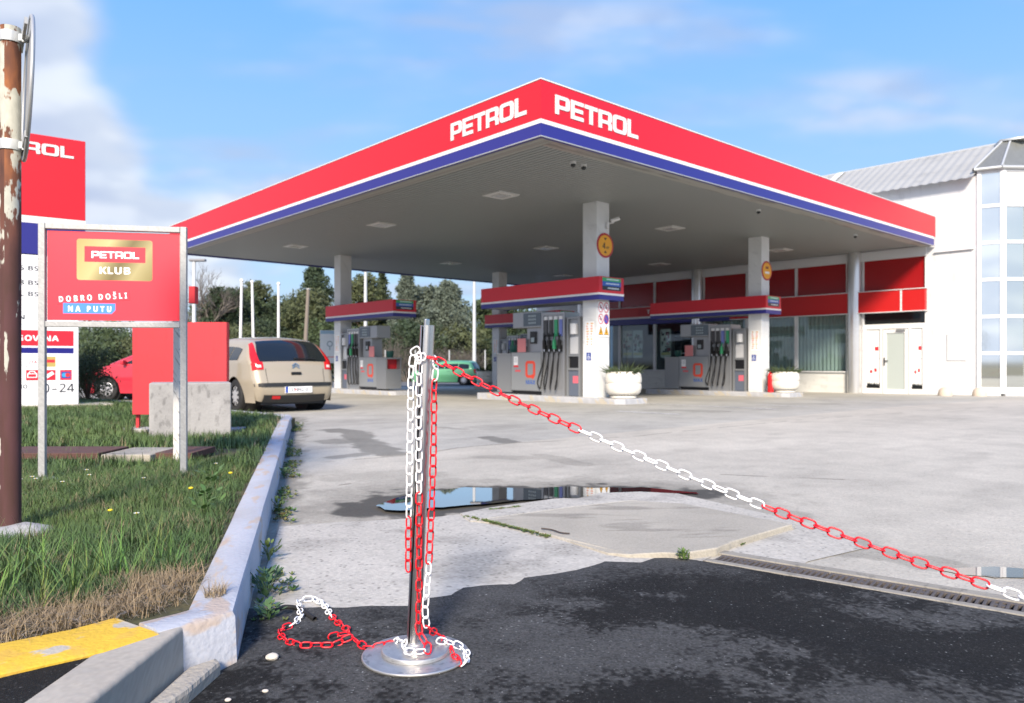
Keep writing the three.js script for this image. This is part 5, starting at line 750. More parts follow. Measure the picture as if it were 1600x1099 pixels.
    const e = obj('badge', (() => { const gs = []; for (const y of [0.86, 0.905]) for (const s of [-1, 1]) gs.push(box(0.085, 0.02, 0.012).rotateZ(-s * 0.6).translate(s * 0.034, y, 0)); const g = merge(gs); const i = rearIdx(0.88), p = skin(i, 0, 0.012); g.rotateX(-0.2); g.translate(0, p.y - 0.88 * Math.cos(0.2), p.z + 0.88 * Math.sin(0.2)); return g; })(), M.steel, t); const hp = skin(rearIdx(0.74), 0, 0.012); obj('tailgate_handle', rbox(0.2, 0.055, 0.03, 0, 0.74, hp.z, 0.012), M.black, t); const wp = skin(rearIdx(o.glass[0] + 0.04), 0.1, 0.02); obj('wiper', [box(0.42, 0.016, 0.016, 0.22, wp.y, wp.z), cyl(0.02, 0.03, 0.02, wp.y, wp.z, 10)], M.black, t);
    obj('tailgate_gap', [-1, 1].map(s => patch(rearIdx(o.strip[1]), rearIdx(o.lamp[0] + 0.02), s > 0 ? c0(0.735) : c0(-0.747), s > 0 ? c0(0.747) : c0(-0.735), 0.002, 8, 1)), M.black, t); obj('aerial', tube([[0, H - 0.01, 0.9], [0, H + 0.06, 1.0]], 0.008, 3, 6), M.black, t);
  }
  const hub = std(0.55, 0.55, 0.55, 0.35, { metal: 0.5 });
  for (const z of wz) for (const sx of [-1, 1]) {
    const w = new THREE.Group(); w.name = 'wheel'; w.position.set(sx * (o.width / 2 - 0.115), wr, z); t.add(w); const tyre = lathe([[wr * 0.62, -0.095], [wr * 0.9, -0.1], [wr * 0.98, -0.08], [wr, -0.05], [wr, 0.05], [wr * 0.98, 0.08], [wr * 0.9, 0.1], [wr * 0.62, 0.095]], 40).rotateZ(-Math.PI / 2 * sx); obj('tyre', tyre, M.rubber, w);
    const cap = [lathe([[0, 0.085], [wr * 0.2, 0.09], [wr * 0.55, 0.08], [wr * 0.64, 0.07], [wr * 0.64, -0.05], [0, -0.05]], 32).rotateZ(-Math.PI / 2 * sx)]; obj('rim', cap, hub, w);
    const slots = []; for (let k = 0; k < 9; k++) slots.push(box(0.01, wr * 0.2, wr * 0.13, sx * 0.083, wr * 0.45, 0).rotateX(k / 9 * Math.PI * 2)); obj('rim_slots', slots, M.black, w);
    obj('wheel_well', new THREE.CylinderGeometry(arch - 0.002, arch - 0.002, 0.3, 30, 1, false).rotateZ(Math.PI / 2).translate(sx * (o.width / 2 - 0.28), wr, z), M.black, t);
  }
  for (const sx of [-1, 1]) { obj('door_handle', rbox(0.03, 0.035, 0.16, sx * (half(0.82, o.handleZ) + 0.015), 0.82, o.handleZ, 0.012), o.darkHandle ? M.dark : paintMat, t); obj('wing_mirror', rbox(0.18, 0.13, 0.1, sx * (o.width / 2 + 0.06), o.belt + 0.06, o.mirrorZ, 0.04), paintMat, t); }
  return t;
}
const gAt = (px, d) => { return [(px - 800) / F * d, gy(-d), -d]; };
makeCar('hatchback_car', 'beige hatchback with red tail lights parked facing away by the kerb', { pos: [-5.4, gy(-15.8), -15.8], turn: 0.71, width: 1.78, belt: 0.97, paint: [0.4, 0.345, 0.255], metal: 0.3, wheelR: 0.315, wheels: [1.3, -1.3], glass: [0.97, 1.37], lamp: [0.82, 0.97, 1.37], lampQ: 0.79, strip: [0.5, 0.57], plate: 'ST 892-IC', darkHandle: true, handleZ: 0.75, mirrorZ: -0.75, sideGlass: [[1.42, 0.98], [0.95, 0.1], [0.04, -0.85]], side: [[2.02, 0.2], [2.09, 0.3], [2.13, 0.45], [2.12, 0.58], [2.06, 0.75], [2.0, 0.95], [1.82, 1.15], [1.58, 1.35], [1.35, 1.415], [0.8, 1.455], [0.2, 1.455], [-0.3, 1.4], [-0.85, 1.18], [-1.3, 0.98], [-1.75, 0.85], [-2.0, 0.7], [-2.12, 0.5], [-2.1, 0.3], [-2.02, 0.2]] });
makeCar('red_car', 'red hatchback parked behind the bush, half hidden by the red board', { pos: [-9.3, gy(-20.6), -20.6], turn: 1.5, width: 1.76, belt: 0.95, paint: [0.5, 0.012, 0.03], metal: 0.05, wheelR: 0.31, wheels: [1.27, -1.27], glass: [1.0, 1.3], lamp: [0.75, 0.97, 1.02], lampQ: 0.72, handleZ: 0.6, mirrorZ: -0.75, sideGlass: [[1.15, 0.75], [0.7, -0.05], [-0.1, -0.95]], side: [[1.98, 0.2], [2.06, 0.32], [2.08, 0.5], [2.05, 0.7], [1.98, 0.92], [1.75, 1.15], [1.45, 1.33], [1.0, 1.42], [0.3, 1.45], [-0.3, 1.38], [-0.9, 1.15], [-1.35, 0.95], [-1.75, 0.84], [-2.0, 0.68], [-2.1, 0.5], [-2.08, 0.3], [-2.0, 0.2]] });
makeCar('green_car', 'green hatchback on the road beyond the pumps', { pos: gAt(700, 43.5), turn: 1.32, width: 1.7, belt: 0.92, paint: [0.13, 0.4, 0.2], metal: 0.2, wheelR: 0.3, wheels: [1.2, -1.3], glass: [0.95, 1.3], lamp: [0.72, 0.92, 0.95], lampQ: 0.76, handleZ: 0.3, mirrorZ: -0.7, sideGlass: [[1.5, 0.9], [0.85, 0.1], [0.05, -0.85]], side: [[1.9, 0.2], [1.96, 0.3], [1.97, 0.5], [1.94, 0.7], [1.86, 0.92], [1.7, 1.15], [1.55, 1.36], [1.3, 1.41], [0.3, 1.42], [-0.3, 1.36], [-0.8, 1.15], [-1.15, 0.94], [-1.75, 0.84], [-2.0, 0.72], [-2.06, 0.5], [-2.04, 0.3], [-1.98, 0.2]] });
// ---------------------------------------------------------------- grass verge
function inside(x, z, poly) { let c = false; for (let i = 0, j = poly.length - 1; i < poly.length; j = i++) if ((poly[i][1] > z) !== (poly[j][1] > z) && x < (poly[j][0] - poly[i][0]) * (z - poly[i][1]) / (poly[j][1] - poly[i][1]) + poly[i][0]) c = !c; return c; }
const vergePoly = [[-3.3, -10.75], [-3.14, -10.1], [-1.14, -2.66], [-1.11, -2.47], [-1.19, -2.34], [-1.45, -2.11], [-1.97, -1.75], [-3.2, -1.16], [-5, -0.3], [-15, -0.2], [-15, -17.9], [-9.7, -16.5], [-4.95, -12.3], [-3.7, -11.2]];
function blades(n, h, spread, seed, wid = 0.0026, droop = 1) { // a tuft of bent blades
  const R = rng(seed), pos = [], nor = [];
  for (let i = 0; i < n; i++) {
    const a = R() * 6.283, r = Math.sqrt(R()) * spread, bx = Math.cos(a) * r, bz = Math.sin(a) * r, d = R() * 6.283, L = h * (0.5 + 0.7 * R()), lean = (0.12 + 0.55 * R()) * droop, w = wid * (0.7 + 0.7 * R()), sx = Math.cos(d + 1.57) * w, sz = Math.sin(d + 1.57) * w;
    let px = bx, py = -0.005, pz = bz, ang = lean * 0.3; const K = 3, seg = [[px, py, pz, 1]];
    for (let k = 1; k <= K; k++) { ang += lean * 0.62; px += Math.cos(d) * Math.sin(ang) * L / K; pz += Math.sin(d) * Math.sin(ang) * L / K; py += Math.cos(ang) * L / K; seg.push([px, py, pz, 1 - k / K * 0.95]); }
    for (let k = 0; k < K; k++) { const [x0, y0, z0, w0] = seg[k], [x1, y1, z1, w1] = seg[k + 1]; const q = [[x0 - sx * w0, y0, z0 - sz * w0], [x0 + sx * w0, y0, z0 + sz * w0], [x1 + sx * w1, y1, z1 + sz * w1], [x1 - sx * w1, y1, z1 - sz * w1]]; for (const m of [0, 1, 2, 0, 2, 3]) { pos.push(...q[m]); nor.push(Math.cos(d) * -0.4, 0.8, Math.sin(d) * -0.4); } }
  }
  const g = new THREE.BufferGeometry(); g.setAttribute('position', new THREE.Float32BufferAttribute(pos, 3)); g.setAttribute('normal', new THREE.Float32BufferAttribute(nor, 3)); return g;
}
function scatter(name, geo, mat, list, label, category) { // list: [x, y, z, scale, turn, tint]
  const m = new THREE.InstancedMesh(geo, mat, list.length), d = new THREE.Object3D(), c = new THREE.Color();
  list.forEach(([x, y, z, s, a, t, sy = 1], i) => { d.position.set(x, y, z); d.rotation.set(0, a, 0); d.scale.set(s, s * sy, s); d.updateMatrix(); m.setMatrixAt(i, d.matrix); m.setColorAt(i, c.setRGB(...t)); });
  m.name = numbered(name); m.castShadow = m.receiveShadow = true; scene.add(m); return tag(m, label, category, null, 'stuff');
}
{
  const R = rng(21), leafMat = phy(1, 1, 1, 0.75, { side: THREE.DoubleSide, transmission: 0.25, thickness: 0 });
  const near = [], far = [], tall = [], dry = [], drySpots = (x, z) => { let d = 9; const e = [[-1.14, -2.66], [-1.11, -2.47], [-1.19, -2.34], [-1.45, -2.11], [-1.97, -1.75], [-3.2, -1.16]]; for (let i = 0; i + 1 < e.length; i++) d = Math.min(d, segDist(x, z, e[i], e[i + 1])); return d; };
  const bare = (x, z) => (z > -7.0 && z < -5.85 && x < -2.3 && x > -5.4) || Math.hypot(x + 2.34, z + 3.5) < 0.17 || (x > -4.3 && x < -3.0 && z > -8.9 && z < -8.05);
  const green = (x, z) => { const a = fbm(x * 1.3 + 4, z * 1.3, 4), b = R(); return [mix(0.045, 0.15, a * 0.6 + b * 0.5), mix(0.115, 0.23, a * 0.5 + b * 0.5), mix(0.022, 0.05, b)]; };
  const straw = () => { const b = R(); return [mix(0.26, 0.42, b), mix(0.19, 0.31, b), mix(0.1, 0.17, b)]; };
  for (let i = 0; i < 26000; i++) { const z = -1 - R() * 5.2, x = -0.95 - R() * 4.2; if (!inside(x, z, vergePoly) || x < 0.74 * z - 0.4) continue; if (bare(x, z) && R() < 0.94) continue; const e = drySpots(x, z) + (fbm(x * 5, z * 5, 3) - 0.5) * 0.3; if (e < 0.19 + 0.12 * sstep(-1.3, -2.2, x)) { if (R() < 0.75) dry.push([x, 0.135, z, 0.55 + R() * 0.7, R() * 6.28, straw(), 0.8]); continue; } near.push([x, 0.135, z, (0.45 + R() * 0.6) * (0.75 + 0.7 * fbm(x * 1.7, z * 1.7, 3)), R() * 6.28, R() < 0.07 ? straw() : green(x, z), 1]); if (e < 0.75 && e > 0.1 && R() < 0.03 + 0.05 * sstep(-1.5, -2.2, x)) tall.push([x, 0.135, z, 0.55 + R() * 0.6, R() * 6.28, [mix(0.12, 0.22, R()), mix(0.22, 0.34, R()), 0.05]]); }
  for (let i = 0; i < 52000; i++) { const z = -5.6 - R() * 12.4, x = -2 - R() * 12; if (!inside(x, z, vergePoly) || x < 0.74 * z - 0.6) continue; if (bare(x, z) && R() < 0.94) continue; far.push([x, 0.13, z, (0.8 + R() * 0.8), R() * 6.28, R() < 0.03 ? straw() : green(x, z), 1]); }
  scatter('grass', blades(15, 0.075, 0.045, 3, 0.0021), leafMat, near, 'short green grass covering the near part of the verge', 'grass');
  scatter('grass_far', blades(14, 0.075, 0.07, 5, 0.0042), leafMat, far, 'short green grass on the farther verge around the totem', 'grass');
  scatter('tall_grass', blades(14, 0.24, 0.05, 9, 0.0028, 1.0), leafMat, tall, 'tall bright grass tufts near the front of the verge', 'grass');
  scatter('dry_grass', blades(20, 0.11, 0.05, 13, 0.0016, 1.5), leafMat, dry, 'dead straw coloured grass along the curved front kerb', 'dry grass');
  // a dry tuft growing over the kerb corner
  const tf = obj('dry_tuft', blades(160, 0.075, 0.035, 31, 0.0011, 1.3), std(0.4, 0.31, 0.19, 0.9, { side: THREE.DoubleSide })); tf.position.copy(onGround(336, 930, 0.163)); tag(tf, 'dry straw tuft on top of the grey kerb corner', 'grass tuft');
  // low broad-leaved plants
  const leafGeo = (w, l) => { const s = new THREE.Shape(); s.moveTo(0, 0); s.quadraticCurveTo(w, l * 0.35, w * 0.55, l * 0.75); s.quadraticCurveTo(w * 0.3, l, 0, l); s.quadraticCurveTo(-w * 0.3, l, -w * 0.55, l * 0.75); s.quadraticCurveTo(-w, l * 0.35, 0, 0); const g = new THREE.ShapeGeometry(s, 4); return g; };
  const weed = (label, pos, n, size, seed, colour, low = 0.5) => { const Q = rng(seed), t = thing('weed', label, 'weed', pos), mat = phy(...colour, 0.6, { side: THREE.DoubleSide, transmission: 0.2, thickness: 0 }); for (let i = 0; i < n; i++) { const a = Q() * 6.28, l = (0.14 * size + 0.012) * (0.6 + 0.9 * Q()), g = leafGeo(l * 0.42, l).rotateX(-Math.PI / 2 + low * (0.3 + Q())).rotateY(a).translate(Math.sin(a) * size * 0.55 * Q() * -1, size * (0.05 + 0.9 * Q() * low), Math.cos(a) * size * 0.55 * Q() * -1); obj('leaf', g, mat, t); } const st2 = []; for (let i = 0; i < 7; i++) { const a = Q() * 6.28, r = size * 0.6 * Q(); st2.push(tube([[0, -0.01, 0], [Math.sin(a) * r * 0.4, size * 0.4, Math.cos(a) * r * 0.4], [Math.sin(a) * r, size * (0.4 + 0.7 * Q() * low), Math.cos(a) * r]], 0.0018, 6, 4)); } obj('stems', st2, mat, t); return t; };
  const kp = (z, dx = 0.03) => [kerbX(z) + dx, 0.006, z];
  weed('leafy dark green weed at the foot of the kerb near its corner', kp(-3.0, 0.05), 70, 0.13, 41, [0.055, 0.12, 0.045], 0.8);
  weed('smaller leafy weed at the kerb foot, beside the black hose', kp(-2.72, 0.07), 40, 0.09, 42, [0.06, 0.13, 0.04], 0.7);
  weed('thin pale weed against the kerb behind the leafy one', kp(-3.55, 0.03), 36, 0.09, 43, [0.11, 0.17, 0.04], 0.9);
  weed('scrubby weed at mid length of the kerb foot', kp(-4.7, 0.04), 44, 0.1, 44, [0.08, 0.14, 0.04], 0.9);
  weed('small weed farther along the kerb foot', kp(-6.1, 0.03), 34, 0.1, 45, [0.08, 0.14, 0.04], 0.8);
  weed('weed near the far end of the kerb', kp(-8.3, 0.03), 30, 0.1, 46, [0.08, 0.14, 0.04], 0.8);
  weed('bright weed tuft at the front edge of the raised slab', onGround(1068, 876, 0.006), 60, 0.045, 47, [0.12, 0.2, 0.045], 1.0);
  weed('broad leaved plant in the grass beside the kerb', [-1.62, 0.14, -4.0], 26, 0.17, 48, [0.09, 0.18, 0.04], 0.7);
  weed('broad leaved plant in the grass close to the sign post', [-1.95, 0.14, -4.9], 26, 0.17, 49, [0.08, 0.16, 0.04], 0.7);
  const moss = []; for (const [l, n] of [[[[719, 806], [780, 820], [850, 838], [905, 856], [945, 869]], 330], [[[1146, 857], [1180, 843], [1238, 820]], 190], [[[735, 801], [815, 792]], 50], [[[490, 820], [520, 818]], 40]]) for (let i = 0; i < n; i++) { const t = R() * (l.length - 1), k = Math.floor(t), f = t - k, p = onGround(mix(l[k][0], l[k + 1][0], f), mix(l[k][1], l[k + 1][1], f), 0.008); if (fbm(p.x * 7 + 3, p.z * 7, 3) < 0.43) continue; moss.push([p.x + (R() - 0.5) * 0.03, 0.006, p.z + (R() - 0.5) * 0.03, 0.5 + R() * 0.7, R() * 6.28, [mix(0.06, 0.15, R()), mix(0.11, 0.19, R()), 0.03]]); }
  const mossTuft = merge([0, 1, 2, 3, 4].map(i => leafGeo(0.006, 0.016).rotateX(-0.9).rotateY(i * 1.26 + 0.3).translate(0, 0.002, 0)));
  scatter('joint_weeds', mossTuft, leafMat, moss, 'tiny weeds and moss growing in the joints of the slab', 'weeds');
  { const gut = []; for (let i = 0; i < 900; i++) { const z = -2.7 - R() * 9, dx = Math.abs(R() + R() - 1) * 0.16; if (fbm(z * 2.2, 5, 3) < 0.45) continue; gut.push([kerbX(z) + 0.01 + dx, 0.005, z, 0.7 + R() * 1.3, R() * 6.28, [mix(0.07, 0.17, R()), mix(0.12, 0.2, R()), 0.035]]); } scatter('gutter_weeds', mossTuft, leafMat, gut, 'small weeds along the foot of the kerb', 'weeds'); }
  // flowers
  const petalW = std(0.8, 0.8, 0.8, 0.6, { side: THREE.DoubleSide }), petalY = std(0.75, 0.55, 0.02, 0.6, { side: THREE.DoubleSide });
  const flower = (px, py, r, yellow, label) => { const p = onGround(px, py, 0.21), t = thing(yellow ? 'dandelion' : 'daisy', label, 'flower', [p.x, 0.14, p.z], 0, yellow ? 'yellow flowers in the grass' : 'white flowers in the grass'); obj('stem', tube([[0, 0, 0], [0.004, 0.04, 0], [0, 0.075, 0]], 0.0016, 4, 5), std(0.08, 0.15, 0.04, 0.7), t); const h = obj('flower_head', yellow ? [new THREE.SphereGeometry(r, 10, 6).scale(1, 0.5, 1).translate(0, 0.078, 0)] : Array.from({ length: 9 }, (_, i) => leafGeo(r * 0.32, r).rotateX(-1.2).rotateY(i * 0.698).translate(0, 0.078, 0)), yellow ? petalY : petalW, t); if (!yellow) obj('flower_eye', new THREE.SphereGeometry(r * 0.3, 8, 5).translate(0, 0.08, 0), petalY, h); };
  flower(360, 741, 0.014, true, 'yellow flower in the grass near the kerb'); flower(298, 765, 0.014, true, 'yellow flower in the grass just below the right sign post'); flower(172, 800, 0.012, true, 'yellow flower in the middle of the near grass');
  [[135, 737, 'white flower in the grass between the two sign posts, upper left'], [139, 745, 'white flower just below another, between the sign posts'], [97, 756, 'white flower right of the left sign post'], [55, 751, 'white flower at the foot of the left sign post'], [50, 748, 'white flower directly left of the left sign post'], [31, 752, 'white flower beside the rusty pole'], [337, 727, 'white flower in the grass near the kerb'], [224, 750, 'white flower left of the right post footing'], [213, 806, 'white flower low in the near grass']].forEach(([x, y, l]) => flower(x, y, 0.016, false, l));
}
// ---------------------------------------------------------------- trees, shrubs and poles beyond the forecourt
const trunkMat = std(0.1, 0.075, 0.055, 0.95), barkGrey = std(0.16, 0.14, 0.12, 0.95);
function leafCloud(centres, perCentre, size, R, flat = 1) { // many small leaf faces spread through clumps
  const pos = [], nor = [];
  for (const [cx, cy, cz, cr] of centres) for (let i = 0; i < perCentre; i++) {
    const a = R() * 6.283, b = Math.acos(2 * R() - 1), r = cr * Math.cbrt(R()), x = cx + r * Math.sin(b) * Math.cos(a), y = cy + r * Math.cos(b) * flat, z = cz + r * Math.sin(b) * Math.sin(a);
    const ax = R() - 0.5, ay = R() - 0.5, az = R() - 0.5, bx = R() - 0.5, by = R() - 0.5, bz = R() - 0.5, s = size * (0.6 + 0.8 * R()) * 1.6;
    pos.push(x, y, z, x + ax * s, y + ay * s, z + az * s, x + bx * s, y + by * s, z + bz * s); let nx = ay * bz - az * by, ny = az * bx - ax * bz, nz = ax * by - ay * bx; const L = Math.hypot(nx, ny, nz) || 1; for (let k = 0; k < 3; k++) nor.push(nx / L, ny / L, nz / L);
  }
  const g = new THREE.BufferGeometry(); g.setAttribute('position', new THREE.Float32BufferAttribute(pos, 3)); g.setAttribute('normal', new THREE.Float32BufferAttribute(nor, 3)); return g;
}
const leafMats = { dark: [0.035, 0.06, 0.024], olive: [0.075, 0.092, 0.034], mid: [0.055, 0.085, 0.03], silver: [0.12, 0.15, 0.11], cypress: [0.045, 0.066, 0.024] };
for (const k in leafMats) leafMats[k] = phy(...leafMats[k], 0.8, { side: THREE.DoubleSide, transmission: 0.15, thickness: 0 });
function branchy(R, base, dir, len, rad, depth, out, tips) { // bare wood, recursively
  const end = base.clone().addScaledVector(dir, len), midp = base.clone().lerp(end, 0.5).add(new THREE.Vector3((R() - 0.5), (R() - 0.5) * 0.4, (R() - 0.5)).multiplyScalar(len * 0.16));
  const c = new THREE.QuadraticBezierCurve3(base, midp, end), n = depth > 2 ? 4 : 2, g = new THREE.TubeGeometry(c, n, rad, depth > 2 ? 6 : 3), p = g.attributes.position, per = (depth > 2 ? 6 : 3) + 1; for (let i = 0; i <= n; i++) { const k = 1 - 0.4 * i / n, q = c.getPointAt(i / n); for (let j = 0; j < per; j++) { const o = i * per + j; p.setXYZ(o, mix(q.x, p.getX(o), k), mix(q.y, p.getY(o), k), mix(q.z, p.getZ(o), k)); } } out.push(g);
  if (!depth) { tips.push(end); return; } const kids = depth > 3 ? 4 : 3; for (let i = 0; i < kids; i++) { const d = dir.clone().multiplyScalar(0.75).add(new THREE.Vector3(R() - 0.5, R() * 0.5 - 0.08, R() - 0.5).multiplyScalar(1.25)).normalize(); branchy(R, c.getPointAt(0.45 + 0.55 * R()), d, len * (0.6 + 0.2 * R()), rad * 0.58, depth - 1, out, tips); }
}
function tree(name, label, px, d, topPx, kind, seed, wide, opt = {}) { // stands on the verge at distance d, top at photo height topPx
  const base = opt.base || [(px - 800) / F * d, gy(-d) + (d > 52 ? 0.05 : 0), -d], H = opt.high || EYE - (topPx - HORIZON) / F * d - base[1], R = rng(seed), W = wide * (kind === 'round' ? 1.35 : kind === 'conifer' ? 1.2 : 1) / F * d / 2, t = thing(name, label, opt.cat || 'tree', base, R() * 6);
  const trunkH = H * (opt.trunk ?? 0.4), lean = (R() - 0.5) * 0.06 * H; const wood = [tube([[0, -0.3, 0], [lean * 0.3, trunkH * 0.5, 0], [lean, Math.min(H * 0.9, trunkH * 1.6), 0]], 0.016 * H + 0.04, 10, 8)];
  const cs = []; const n = opt.clumps || 46;
  for (let i = 0; i < n; i++) {
    const f = (i + R()) / n, a = i * 2.4 + R(); let y, r, cr;
    if (kind === 'cypress') { y = H * (0.06 + 0.92 * f); r = W * 0.5 * Math.sin(Math.PI * Math.min(1, 0.16 + 0.84 * f)) * R(); cr = W * (0.62 * Math.sin(Math.PI * Math.min(0.97, 0.2 + 0.78 * f)) + 0.1); }
    else if (kind === 'conifer') { y = H * (0.12 + 0.87 * f); r = W * Math.pow(1 - f, 0.7) * (0.35 + 0.65 * R()); cr = W * (0.17 + 0.24 * (1 - f)); }
    else { y = H * (0.22 + 0.73 * f); const s = Math.sqrt(Math.max(0.04, 1 - Math.pow((f - 0.45) / 0.6, 2))); r = W * s * Math.sqrt(R()) * 0.8; cr = W * (0.2 + 0.22 * R()); }
    const x = Math.cos(a) * r, z = Math.sin(a) * r; cs.push([x, Math.min(y, H - cr * 0.7), z, cr]); if (i % 2) wood.push(tube([[lean * 0.5, y * 0.6, 0], [x * 0.5, y * 0.85, z * 0.5], [x, y, z]], 0.006 * H, 5, 5));
  }
  obj('trunk', wood, trunkMat, t); obj('crown', leafCloud(cs, opt.per || 260, opt.leaf || 0.011 * d / 2.6, R, kind === 'cypress' ? 1.6 : 0.8), leafMats[opt.tone || 'mid'], t); return t;
}
function bareTree(name, label, px, d, topPx, seed, depth, stems, cat = 'tree', spread = 0.5) {
  const base = [(px - 800) / F * d, gy(-d) + (d > 52 ? 0.05 : 0), -d], H = EYE - (topPx - HORIZON) / F * d - base[1], R = rng(seed), t = thing(name, label, cat, base), out = [], tips = [];
  for (let i = 0; i < stems; i++) { const a = R() * 6.28, dir = new THREE.Vector3(Math.cos(a) * spread * R(), 1, Math.sin(a) * spread * R()).normalize(); branchy(R, new THREE.Vector3((R() - 0.5) * stems * 0.1, -0.1, (R() - 0.5) * stems * 0.1), dir, H * 0.36, stems > 1 ? 0.01 * H + 0.008 : 0.022 * H, depth, out, tips); }
  const box3 = new THREE.Box3(); for (const g of out) { g.computeBoundingBox(); box3.union(g.boundingBox); } const k = H / box3.max.y; const all = merge(out); all.scale(Math.min(1.3, k), k, Math.min(1.3, k)); obj('branches', all, barkGrey, t); return t;
}
bareTree('bare_tree', 'leafless grey tree rising behind the red board, left of the flagpoles', 325, 60, 402, 5, 6, 1);
tree('dark_tree', 'dark evergreen tree between the bare tree and the flagpoles', 350, 62, 448, 'round', 61, 70, { tone: 'dark' });
tree('dark_tree', 'dark bushy evergreen standing behind the leftmost flagpole', 376, 66, 452, 'round', 62, 60, { tone: 'mid' });
tree('pine_tree', 'rounded green pine just left of the middle flagpole', 400, 70, 440, 'round', 63, 62, { tone: 'olive' });
tree('dark_tree', 'dark green tree behind the rightmost flagpole', 442, 68, 470, 'round', 64, 74, { tone: 'dark' });
tree('pine_tree', 'tall dark conifer left of the left canopy column', 492, 62, 414, 'conifer', 65, 92, { tone: 'dark', clumps: 50 });
tree('olive_tree', 'broad olive green tree behind the sign canopy on the left', 486, 58, 452, 'round', 66, 80, { tone: 'olive' });
tree('cypress_tree', 'narrow dark cypress right of the left canopy column', 597, 66, 418, 'cypress', 67, 34, { tone: 'cypress', clumps: 26 });
tree('round_tree', 'olive green tree left of the cypress', 568, 64, 428, 'round', 68, 60, { tone: 'olive' });
tree('cedar_tree', 'pointed silver grey conifer right of the cypress', 636, 60, 424, 'conifer', 69, 66, { tone: 'silver', clumps: 52 });
tree('cedar_tree', 'broad silver grey conifer behind the stanchion', 700, 58, 440, 'conifer', 70, 100, { tone: 'silver', clumps: 64 });
tree('cedar_tree', 'dense grey green tree left of the tall lamp post', 668, 62, 446, 'round', 71, 70, { tone: 'silver' });
tree('dark_tree', 'rounded dark tree right of the tall lamp post', 768, 66, 458, 'round', 72, 66, { tone: 'mid' });
tree('dark_tree', 'dark tree behind the dispensers near the rear column', 812, 72, 486, 'round', 73, 80, { tone: 'dark' });
const hedgeSpots = [[90, 548, 'dark'], [150, 536, 'mid'], [205, 530, 'olive'], [262, 516, 'mid'], [312, 500, 'dark'], [365, 506, 'olive'], [415, 498, 'dark'], [462, 508, 'dark'], [508, 500, 'mid'], [556, 512, 'dark'], [648, 500, 'dark'], [722, 508, 'olive'], [760, 530, 'dark'], [800, 520, 'dark'], [850, 520, 'mid'], [905, 520, 'dark']];
const hedgeWords = ['behind the price totem', 'above the roof of the red car', 'seen below the club sign', 'behind the red board', 'under the bare tree', 'behind the leftmost flagpole', 'between the middle and right flagpoles', 'beside the wooden pole', 'left of the left canopy column', 'behind the left dispenser', 'behind the top of the stanchion', 'behind the green car', 'left of the rear column', 'right of the rear column', 'behind the nearest dispenser', 'behind the front canopy column'];
hedgeSpots.forEach(([px, top, tone], i) => tree('hedge_shrub', `dense evergreen shrub ${hedgeWords[i]}`, px, 55 + (i * 7) % 5, top, 'round', 200 + i, 86, { tone, trunk: 0.2, cat: 'shrub', per: 200, clumps: 26 }));
[[590, 528, 'grey leafless shrub behind the left dispenser'], [628, 520, 'grey leafless shrub left of the stanchion top'], [668, 530, 'tangled bare shrub behind the steel stanchion'], [712, 535, 'bare grey shrub above the green car'], [735, 540, 'bare shrub at the foot of the tall lamp post'], [610, 545, 'low bare shrub beside the red bin slot']].forEach(([px, top, l], i) => bareTree('bare_shrub', l, px, 51.5 + i * 0.3, top, 300 + i, 4, 6, 'shrub', 1.5));
[[-22, 34, 8], [-12, 40, 10], [-3, 36, 7], [7, 42, 11], [16, 38, 9]].forEach(([x, z, h], i) => tree('street_tree', `${['leftmost', 'second', 'middle', 'fourth', 'rightmost'][i]} dark tree across the street behind the viewer, mirrored in the shop's window bay`, 800, 40, 0, 'round', 500 + i, 190, { tone: 'dark', base: [x, -0.62, z], high: h + 0.6, per: 200 }));
{ // dark bush beside the totem
  const p = [-8.5, 0.13, -15.2], R = rng(17), t = thing('bush', 'dark rounded bush between the price totem and the red car', 'bush', p), cs = [], wood = []; for (let i = 0; i < 40; i++) { const a = R() * 6.28, r = Math.sqrt(R()) * 0.5, y = 0.1 + R() * 0.9; cs.push([Math.cos(a) * r, y, Math.sin(a) * r, 0.2]); wood.push(tube([[0, -0.05, 0], [Math.cos(a) * r * 0.5, y * 0.6, Math.sin(a) * r * 0.5], [Math.cos(a) * r, y, Math.sin(a) * r]], 0.008, 4, 4)); } obj('stems', wood, trunkMat, t); obj('foliage', leafCloud(cs, 230, 0.04, R), leafMats.dark, t);
}
{ // the wood behind them, too far off to tell its trees apart
  const R = rng(909), cs = []; for (let i = 0; i < 420; i++) { const px = 20 + R() * 930, d = 80 + R() * 16, top = 476 + 26 * (fbm(px / 46, 3, 3) - 0.3) + (px < 300 ? 26 : 0), H = EYE - (top - HORIZON) / F * d + 0.4, y = H * (0.12 + 0.88 * Math.sqrt(R())) - 1.2; cs.push([(px - 800) / F * d, y, -d, 1.1 + R() * 1.1]); }
  const w = obj('far_wood', leafCloud(cs, 110, 0.42, R), leafMats.mid); tag(w, 'dark green wood closing the view behind the trees', 'wood', null, 'stuff');
}
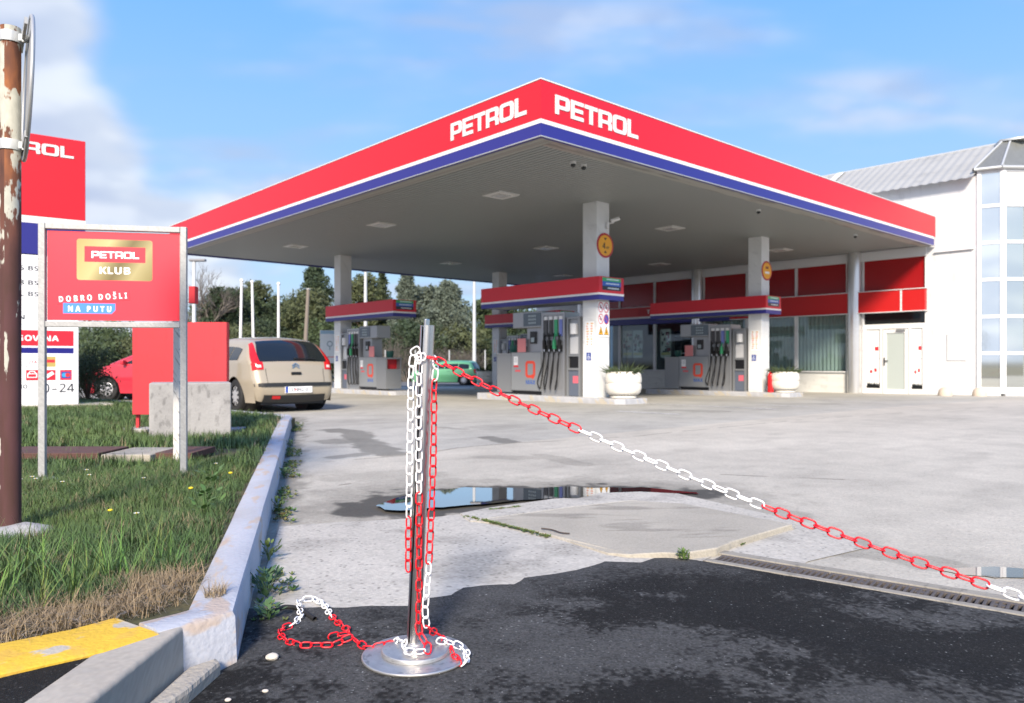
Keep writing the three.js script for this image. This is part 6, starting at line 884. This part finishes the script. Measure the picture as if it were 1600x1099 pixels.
// poles
const poleWhite = std(0.72, 0.72, 0.72, 0.5), woodGrey = std(0.2, 0.17, 0.14, 0.9);
[[374, 440, 34, 0.02, 'leftmost of the three white flagpoles behind the hatchback'], [397, 442, 34.5, -0.02, 'middle one of the three white flagpoles, leaning slightly'], [435, 445, 35, 0, 'rightmost of the three white flagpoles behind the hatchback']].forEach(([px, top, d, lean, l]) => { const b = gAt(px, d), H = EYE - (top - HORIZON) / F * d - b[1], t = thing('flagpole', l, 'flagpole', b, 0, 'flagpoles'); t.rotation.z = -lean; obj('mast', new THREE.CylinderGeometry(0.05, 0.075, H, 14).translate(0, H / 2, 0), poleWhite, t); obj('finial', new THREE.SphereGeometry(0.085, 12, 8).translate(0, H + 0.04, 0), poleWhite, t); obj('foot_plate', cyl(0.2, 0.05, 0, 0.03, 0, 14), M.galv, t); });
{ const d = 46, b = gAt(474, d), H = EYE - (452 - HORIZON) / F * d - b[1], t = thing('utility_pole', 'weathered wooden pole behind the hatchback, right of the flagpoles', 'pole', b); t.rotation.z = -0.05; obj('wooden_shaft', new THREE.CylinderGeometry(0.1, 0.15, H, 12).translate(0, H / 2, 0), woodGrey, t); obj('top_cap', cyl(0.14, 0.05, 0, H + 0.02, 0, 12), M.galv, t); }
[[303, 408, 42, 'slim lamp post with a flat head behind the club sign'], [571, 424, 48, 'white lamp post right of the left canopy column'], [741, 430, 49, 'tall white lamp post between the silver conifers and rear column']].forEach(([px, top, d, l]) => { const b = gAt(px, d), H = EYE - (top - HORIZON) / F * d - b[1], t = thing('lamp_post', l, 'lamp post', b, 0, 'lamp posts along the road'); obj('mast', new THREE.CylinderGeometry(0.09, 0.13, H, 14).translate(0, H / 2, 0), std(0.5, 0.52, 0.53, 0.5), t); obj('lamp_head', rbox(0.9, 0.14, 0.3, 0.2, H + 0.04, 0, 0.05), std(0.2, 0.2, 0.21, 0.5), t); });
[[602, 'leftmost'], [649, 'second'], [702, 'third'], [758, 'rightmost']].forEach(([px, w]) => { const d = 50.5, b = gAt(px, d), t = thing('fence_post', `${w === 'second' || w === 'third' ? w + ' grey fence post from the left' : w + ' of the grey fence posts'} beyond the road`, 'fence post', b, 0, 'fence posts beyond the road'); obj('stake', cyl(0.05, 2.1, 0, 1.05, 0, 8), M.galv, t); obj('stake_cap', cyl(0.06, 0.04, 0, 2.11, 0, 8), M.galv, t); });
{ // small blue and white notice behind the left column
  const d = 30, b = gAt(516, d), t = thing('info_board', 'small pale blue and white notice board left of the left column', 'notice board', b, 0.4); for (const x of [-0.35, 0.35]) obj('leg', cyl(0.03, 1.2, x, 0.6, 0, 8), M.galv, t);
  obj('panel', box(0.8, 1.3, 0.04, 0, 1.75, 0), M.white, t); obj('printed_face', new THREE.PlaneGeometry(0.78, 1.28).translate(0, 1.75, 0.022), print(canvasTex(128, 208, x => { x.fillStyle = '#dfeaf3'; x.fillRect(0, 0, 128, 208); x.strokeStyle = '#7c96a8'; x.lineWidth = 5; x.beginPath(); x.arc(60, 86, 16, 0, 7); x.moveTo(60, 102); x.lineTo(60, 126); x.stroke(); x.fillStyle = '#d79aa0'; x.fillRect(14, 166, 96, 8); x.fillStyle = '#9cc0dc'; x.fillRect(0, 0, 128, 22); }), 0.5), t);
}
renderer.render(scene, camera);
